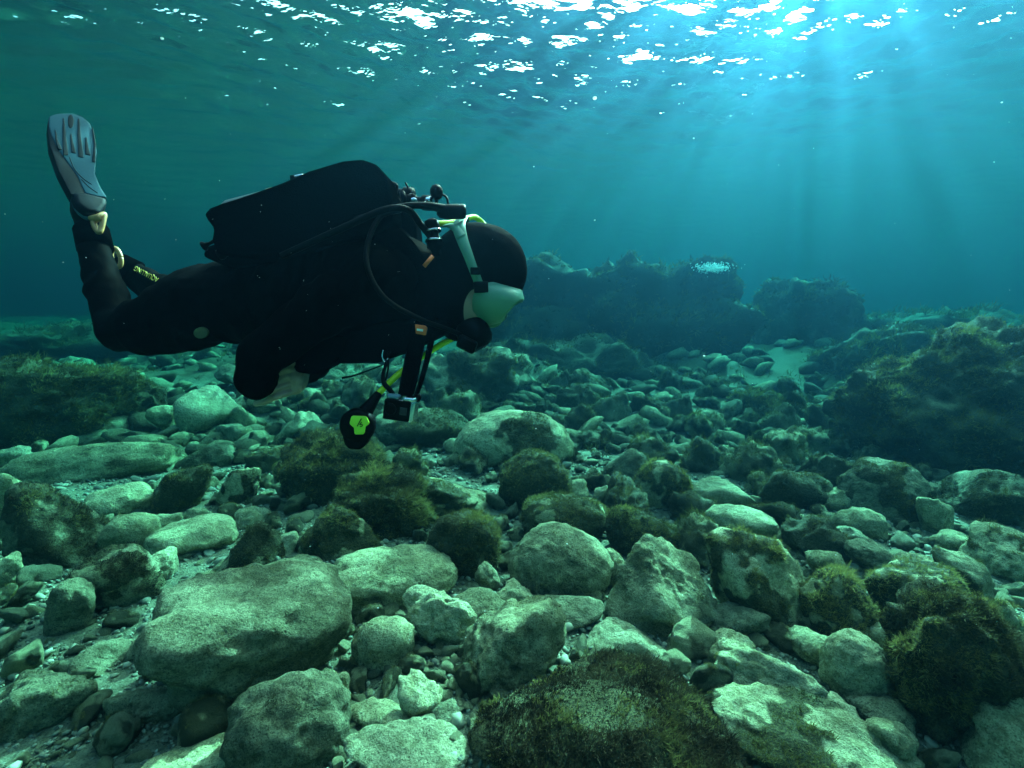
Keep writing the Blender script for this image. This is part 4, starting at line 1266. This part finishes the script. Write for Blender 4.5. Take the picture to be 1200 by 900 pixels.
# valve, first stage and knobs behind the neck
part('tank_valve', lathe(W(446, 226, 1.27), W(492, 232, 1.25), [(0, .02), (.02, .022), (.03, .016), (.06, .016), (.065, .022), (.085, .022), (.09, .012)], 20), M_BLACK, rig, SORG)
fs = part('first_stage', join(lathe(W(470, 236, 1.25), W(506, 238, 1.23), [(0, .012), (.004, .019), (.03, .019), (.034, .013), (.055, .013), (.06, .018), (.085, .018), (.09, .01)], 20),
     lathe(W(484, 242, 1.24), W(483, 224, 1.24), [(0, .008), (.012, .011), (.026, .011), (.03, .004)], 14), lathe(W(476, 240, 1.23), W(470, 222, 1.23), [(0, .006), (.02, .008), (.034, .006)], 12)), M_BLACK, rig, SORG)
part('chrome_fitting', lathe(W(500, 236, 1.215), W(510, 235, 1.20), [(0, .006), (.003, .010), (.016, .010), (.018, .006)], 16), M_STEEL, fs, SORG)
part('chrome_fitting', lathe(W(485, 236, 1.21), W(485, 236, 1.19), [(0, .004), (.003, .009), (.008, .009), (.009, .004)], 16), M_STEEL, fs, SORG)
part('pull_knob', join(tube([W(511, 246, 1.2), W(512, 232, 1.2)], [.004, .004], 8), lathe(W(512, 234, 1.2), W(511, 216, 1.2), [(0, .004), (.004, .011), (.014, .015), (.024, .015), (.032, .010), (.036, .002)], 18)), M_BLACK, rig, SORG)
part('hose', tube([W(516, 227, 1.2), W(523, 231, 1.2), (W(525, 240, 1.2)), W(522, 247, 1.2)], .0028, 8), M_BLACK, rig, SORG)
part('hose', tube([W(475, 214, 1.24), W(478, 220, 1.24), W(480, 230, 1.24)], .0022, 8), M_BLACK, rig, SORG)
part('hose', tube([W(459, 214, 1.2), W(465, 218, 1.2), W(464, 228, 1.2), W(469, 238, 1.21)], .004, 8), M_BLACK, rig, SORG)
# inflator hose over the shoulder, with its thick end
inf = part('inflator_hose', tube([W(400, 262, 1.12), W(440, 250, 1.10), W(470, 242, 1.11), (W(500, 241, 1.13)), W(520, 245, 1.15), W(528, 247, 1.16)], [.006, .006, .0065, .008, .011, .015], 14), M_BLACK, rig, SORG)
part('inflator_end', lathe(W(512, 248, 1.15), W(546, 248, 1.165), [(0, .008), (.006, .014), (.02, .0165), (.058, .017), (.064, .015), (.066, .004)], 20), M_BLACK, inf, SORG)
part('hose', tube([W(330, 300, 1.10), W(400, 268, 1.075), W(450, 246, 1.09), W(478, 246, 1.11), W(492, 262, 1.14), W(505, 278, 1.16)], .0075, 12), M_BLACK, rig, SORG)
part('swivel', join(lathe(W(505, 256, 1.16), W(511, 296, 1.17), [(0, .006), (.006, .016), (.022, .018), (.028, .013), (.04, .013), (.046, .018), (.064, .019), (.07, .012), (.085, .009)], 20)), M_BLACK, rig, SORG)
for yy in (270, 281):
    part('chrome_ring', lathe(W(507 + (yy - 270) * .1, yy, 1.16), W(509, yy + 10, 1.16), [(0, .017), (.0005, .0195), (.004, .0195), (.0045, .017)], 20), M_STEEL, rig, SORG)
part('hose', tube([W(512, 292, 1.165), W(520, 306, 1.17), W(516, 322, 1.17), W(500, 335, 1.16)], .006, 10), M_BLACK, rig, SORG)
# low-pressure hose looping down the shoulder to the mouth regulator
part('hose', tube([W(470, 246, 1.12), W(446, 254, 1.09), W(431, 285, 1.065), W(432, 318, 1.05), (W(452, 350, 1.055)), W(490, 373, 1.09), W(530, 388, 1.16), W(545, 395, 1.19)], .0055, 10), M_BLACK, rig, SORG)
# shoulder strap and ribbed chest panel
part('shoulder_strap', ribbon([W(*q) for q in ((440, 266, 1.15), (468, 285, 1.125), (492, 320, 1.13), (500, 352, 1.135), (497, 385, 1.15))], [np.array(v) for v in ((-.2, -.7, .7), (.1, -.9, .4), (.2, -1, 0), (.2, -1, -.2), (.1, -.9, -.4))], [.045, .05, .05, .045, .04], .006), M_NYLON, rig, SORG)
part('orange_pull', tube([W(497, 312, 1.10), W(507, 300, 1.105)], [.0045, .0045], 8), M_ORANGE, rig, SORG)
part('waist_pocket', prism([W(px, py, 1.2) for px, py in ((305, 395), (430, 392), (452, 404), (440, 415), (402, 418), (402, 423), (376, 437), (334, 430), (318, 420))], Y_, .045, .015), M_NYLON, rig, SORG)
part('chest_pad', prism([W(px, py, 1.2) for px, py in ((420, 380), (500, 372), (530, 378), (528, 390), (485, 411), (446, 424), (402, 424))], Y_, .05, .018), M_NYLON, rig, SORG)
part('dump_valve', join(lathe(W(268, 294, 1.15), W(261, 297, 1.15), [(0, .010), (.010, .010), (.016, .013), (.024, .012), (.026, .004)], 14)), M_BLACK, rig, SORG)
part('dump_pull', join(tube([W(263, 279, 1.15), W(252, 282, 1.15)], [.0012, .0012], 6), lathe(W(254, 281, 1.15), W(238, 289, 1.15), [(0, .003), (.006, .0045), (.018, .0035), (.026, .006), (.031, .011), (.034, .011), (.035, .004)], 14)), M_BLACK, rig, SORG)
# yellow hose round the far side of the head to the spare regulator
part('yellow_hose', tube([W(512, 262, 1.19), W(530, 261, 1.22), W(546, 256, 1.26), W(562, 258, 1.31), W(582, 290, 1.36), W(580, 345, 1.36), W(556, 384, 1.31), W(533, 395, 1.26), W(508, 409, 1.22), W(485, 425, 1.19), W(462, 443, 1.165), W(441, 464, 1.14)], .0072, 12), M_YELLOW, rig, SORG)
oc = W(420, 498, 1.12); k = S(1.12)
oct_ = part('spare_regulator', join(lathe(oc + Y_ * .022, oc - Y_, [(0, 13 * k), (.004, 18.5 * k), (.018, 20.5 * k), (.034, 20.5 * k), (.042, 18 * k), (.044, 14 * k), (.0445, .1 * k)], 32),
     prism([W(px, py, 1.125) for px, py in ((402, 500), (438, 500), (431, 520), (425, 525), (411, 524), (406, 518))], Y_, .020, .008)), M_BLACK, rig, SORG)
part('hose_guard', tube([W(444, 461, 1.14), W(436, 472, 1.13), W(428, 483, 1.125)], [.0085, .0125, .017], 14), M_BLACK, oct_, SORG)
dfr = 1.12 - .0235
pl = part('purge_plate', prism([W(px, py, dfr) for px, py in ((412, 488), (414, 486.8), (428, 487.5), (430, 488.6), (433, 495), (432.4, 497), (428.6, 500), (427.4, 507), (426, 508.8), (417, 509), (415.6, 507.5), (415, 501), (410.4, 497), (410, 495))], Y_, .003, .0015), M_LIME, oct_, SORG)
mk = 1.12 - .0275
part('mark', join(tube([W(423.5, 490.5, mk), W(418.6, 499.5, mk)], .0009, 6), tube([W(424, 494.5, mk), W(421.5, 497.8, mk), W(424.6, 497.5, mk), W(424.2, 499.6, mk), W(421.8, 500, mk)], .0008, 6)), M_BLACK, pl, SORG)

# ------------------------------------------------------------------ action camera on its strap
CORG = W(470, 480, 1.13)
ac = root('action_camera', CORG, 'small action camera in silver-edged housing hanging below the diver\'s chest', 'camera')
k = S(1.13)
ca, sa_ = math.cos(.14), math.sin(.14)
bx = X_ * ca - Z_ * sa_; bz = X_ * sa_ + Z_ * ca
by = Y_ * .95 + X_ * .25; by = by / np.linalg.norm(by)
part('housing', box(CORG + by * .004, bx * 17 * k, by * .013, bz * 12.5 * k, .005), M_STEEL, ac, CORG)
ff = part('front_cover', box(CORG - by * .010 - bx * 2.2 * k, bx * 15 * k, by * .004, bz * 12 * k, .003), M_BLACK, ac, CORG)
part('lens_ring', lathe(CORG - by * .013 - bx * 9 * k + bz * 1 * k, CORG - by - bx * 9 * k, [(0, 7 * k), (.004, 7 * k), (.005, 5.5 * k), (.0052, .1 * k)], 20), M_BLACK, ff, CORG)
part('screen', box(CORG - by * .0142 + bx * 6 * k, bx * 4 * k, by * .0008, bz * 4.5 * k, .0005), M_SUIT_GREY, ff, CORG)
part('clamp', box(CORG + bz * 15 * k - bx * 9 * k, bx * 7 * k, by * .012, bz * 2.5 * k, .004), M_BLUE, ac, CORG)
part('clamp', box(CORG + bz * 14 * k + bx * 10 * k, bx * 7 * k, by * .012, bz * 2.5 * k, .004), M_STEEL, ac, CORG)
part('thumb_screw', lathe(W(481, 466, 1.14), W(496, 466, 1.14), [(0, .005), (.01, .005), (.012, .009), (.022, .009), (.024, .003)], 12), M_BLACK, ac, CORG)
grip = part('grip', prism([W(px, py, 1.14) for px, py in ((483, 378), (501, 378), (496, 410), (489, 445), (484, 464), (467, 463), (471, 440), (478, 405))], Y_, .014, .006), M_NYLON, ac, CORG)
tab = part('grip_tab', prism([W(px, py, 1.122) for px, py in ((486.5, 380), (498, 381.5), (501, 384), (499, 393), (487.5, 391))], Y_, .004, .002), M_ORANGE, grip, CORG)
part('tab_mark', prism([W(px, py, 1.1175) for px, py in ((488.5, 385), (496, 386), (495.6, 388.6), (488.3, 387.6))], Y_, .0006, .0002), M_WHITE, tab, CORG)
part('strap', ribbon([W(*q) for q in ((508, 385, 1.17), (502, 415, 1.165), (494, 445, 1.16), (487, 466, 1.15))], [(0, -1, 0)] * 4, [.016, .013, .011, .01], .003), M_NYLON, ac, CORG)
ln = part('lanyard', tube([W(*q) for q in ((456, 412, 1.15), (453, 425, 1.14), (449, 438, 1.135), (450, 449, 1.13), (457, 457, 1.13), (463, 465, 1.13))], [.003, .004, .004, .0055, .0055, .005], 8), M_BLACK, ac, CORG)
part('lanyard_cord', tube([W(*q) for q in ((455, 414, 1.145), (455, 430, 1.14), (452, 446, 1.13))], .0022, 6), M_BLACK, ln, CORG)
part('lanyard_cord', tube([W(*q) for q in ((401, 443, 1.14), (415, 440, 1.14), (432, 434, 1.14), (448, 428, 1.14))], [.0032, .0022, .0018, .0018], 6), M_BLACK, ln, CORG)
part('clip', tube([W(*q) for q in ((449, 410, 1.14), (448, 418, 1.14), (451, 424, 1.14), (455, 420, 1.14))], .002, 6), M_STEEL, ln, CORG)

# ------------------------------------------------------------------ bubbles where the swell breaks on the reef top
def bubbles():
    rs = np.random.RandomState(3)
    d1, f1 = ico(1)
    V, Fa, o = [], [], 0
    for i in range(1100):
        t = rs.normal(0, 1, 3)
        px = 836 + t[0] * 9; py = 314 + t[1] * 2.8 - t[0] * .12
        p = W(px, py, 8.9 + t[2] * .3)
        p[2] = min(p[2], 1.5)
        r = rs.uniform(.004, .014)
        V.append(p + d1 * r); Fa.append(f1 + o); o += len(d1)
    m = plain('foam', (.9, .93, .93), rough=.3)
    add('foam_bubbles', mesh_from('foam_bubbles', np.vstack(V), np.vstack(Fa)), m, kind='stuff', label='patch of white bubbles where the swell breaks over the reef wall', cat='bubbles')
bubbles()

# specks drifting in the water
def specks():
    rs = np.random.RandomState(9)
    d1, f1 = ico(2)
    V, Fa, o = [], [], 0
    spots = [(697, 115, .5, .0021), (190, 45, .5, .0016), (813, 162, .9, .0012), (697, 258, .9, .0014), (1174, 120, .8, .0014), (825, 417, .6, .0014)]
    for i in range(150):
        spots.append((rs.uniform(0, 1200), rs.uniform(60, 760), rs.uniform(.5, 2.5), rs.uniform(.0003, .0009)))
    for i in range(22):
        spots.append((rs.uniform(190, 470), rs.uniform(230, 420), rs.uniform(.7, 1.0), rs.uniform(.0003, .0006)))
    for px, py, dd, r in spots:
        V.append(W(px, py, dd) + d1 * r * np.array([1, 1, .7])); Fa.append(f1 + o); o += len(d1)
    m, nt, b = new_mat('plankton')
    b.inputs['Base Color'].default_value = (.85, .88, .85, 1)
    tl = nt.nodes.new('ShaderNodeBsdfTranslucent'); tl.inputs[0].default_value = (.9, .93, .9, 1)
    mxs = nt.nodes.new('ShaderNodeMixShader'); mxs.inputs[0].default_value = .7
    nt.links.new(b.outputs[0], mxs.inputs[1]); nt.links.new(tl.outputs[0], mxs.inputs[2])
    nt.links.new(mxs.outputs[0], nt.nodes['Material Output'].inputs['Surface'])
    add('drifting_specks', mesh_from('drifting_specks', np.vstack(V), np.vstack(Fa)), m, kind='stuff', label='pale specks drifting in the water', cat='specks')
specks()
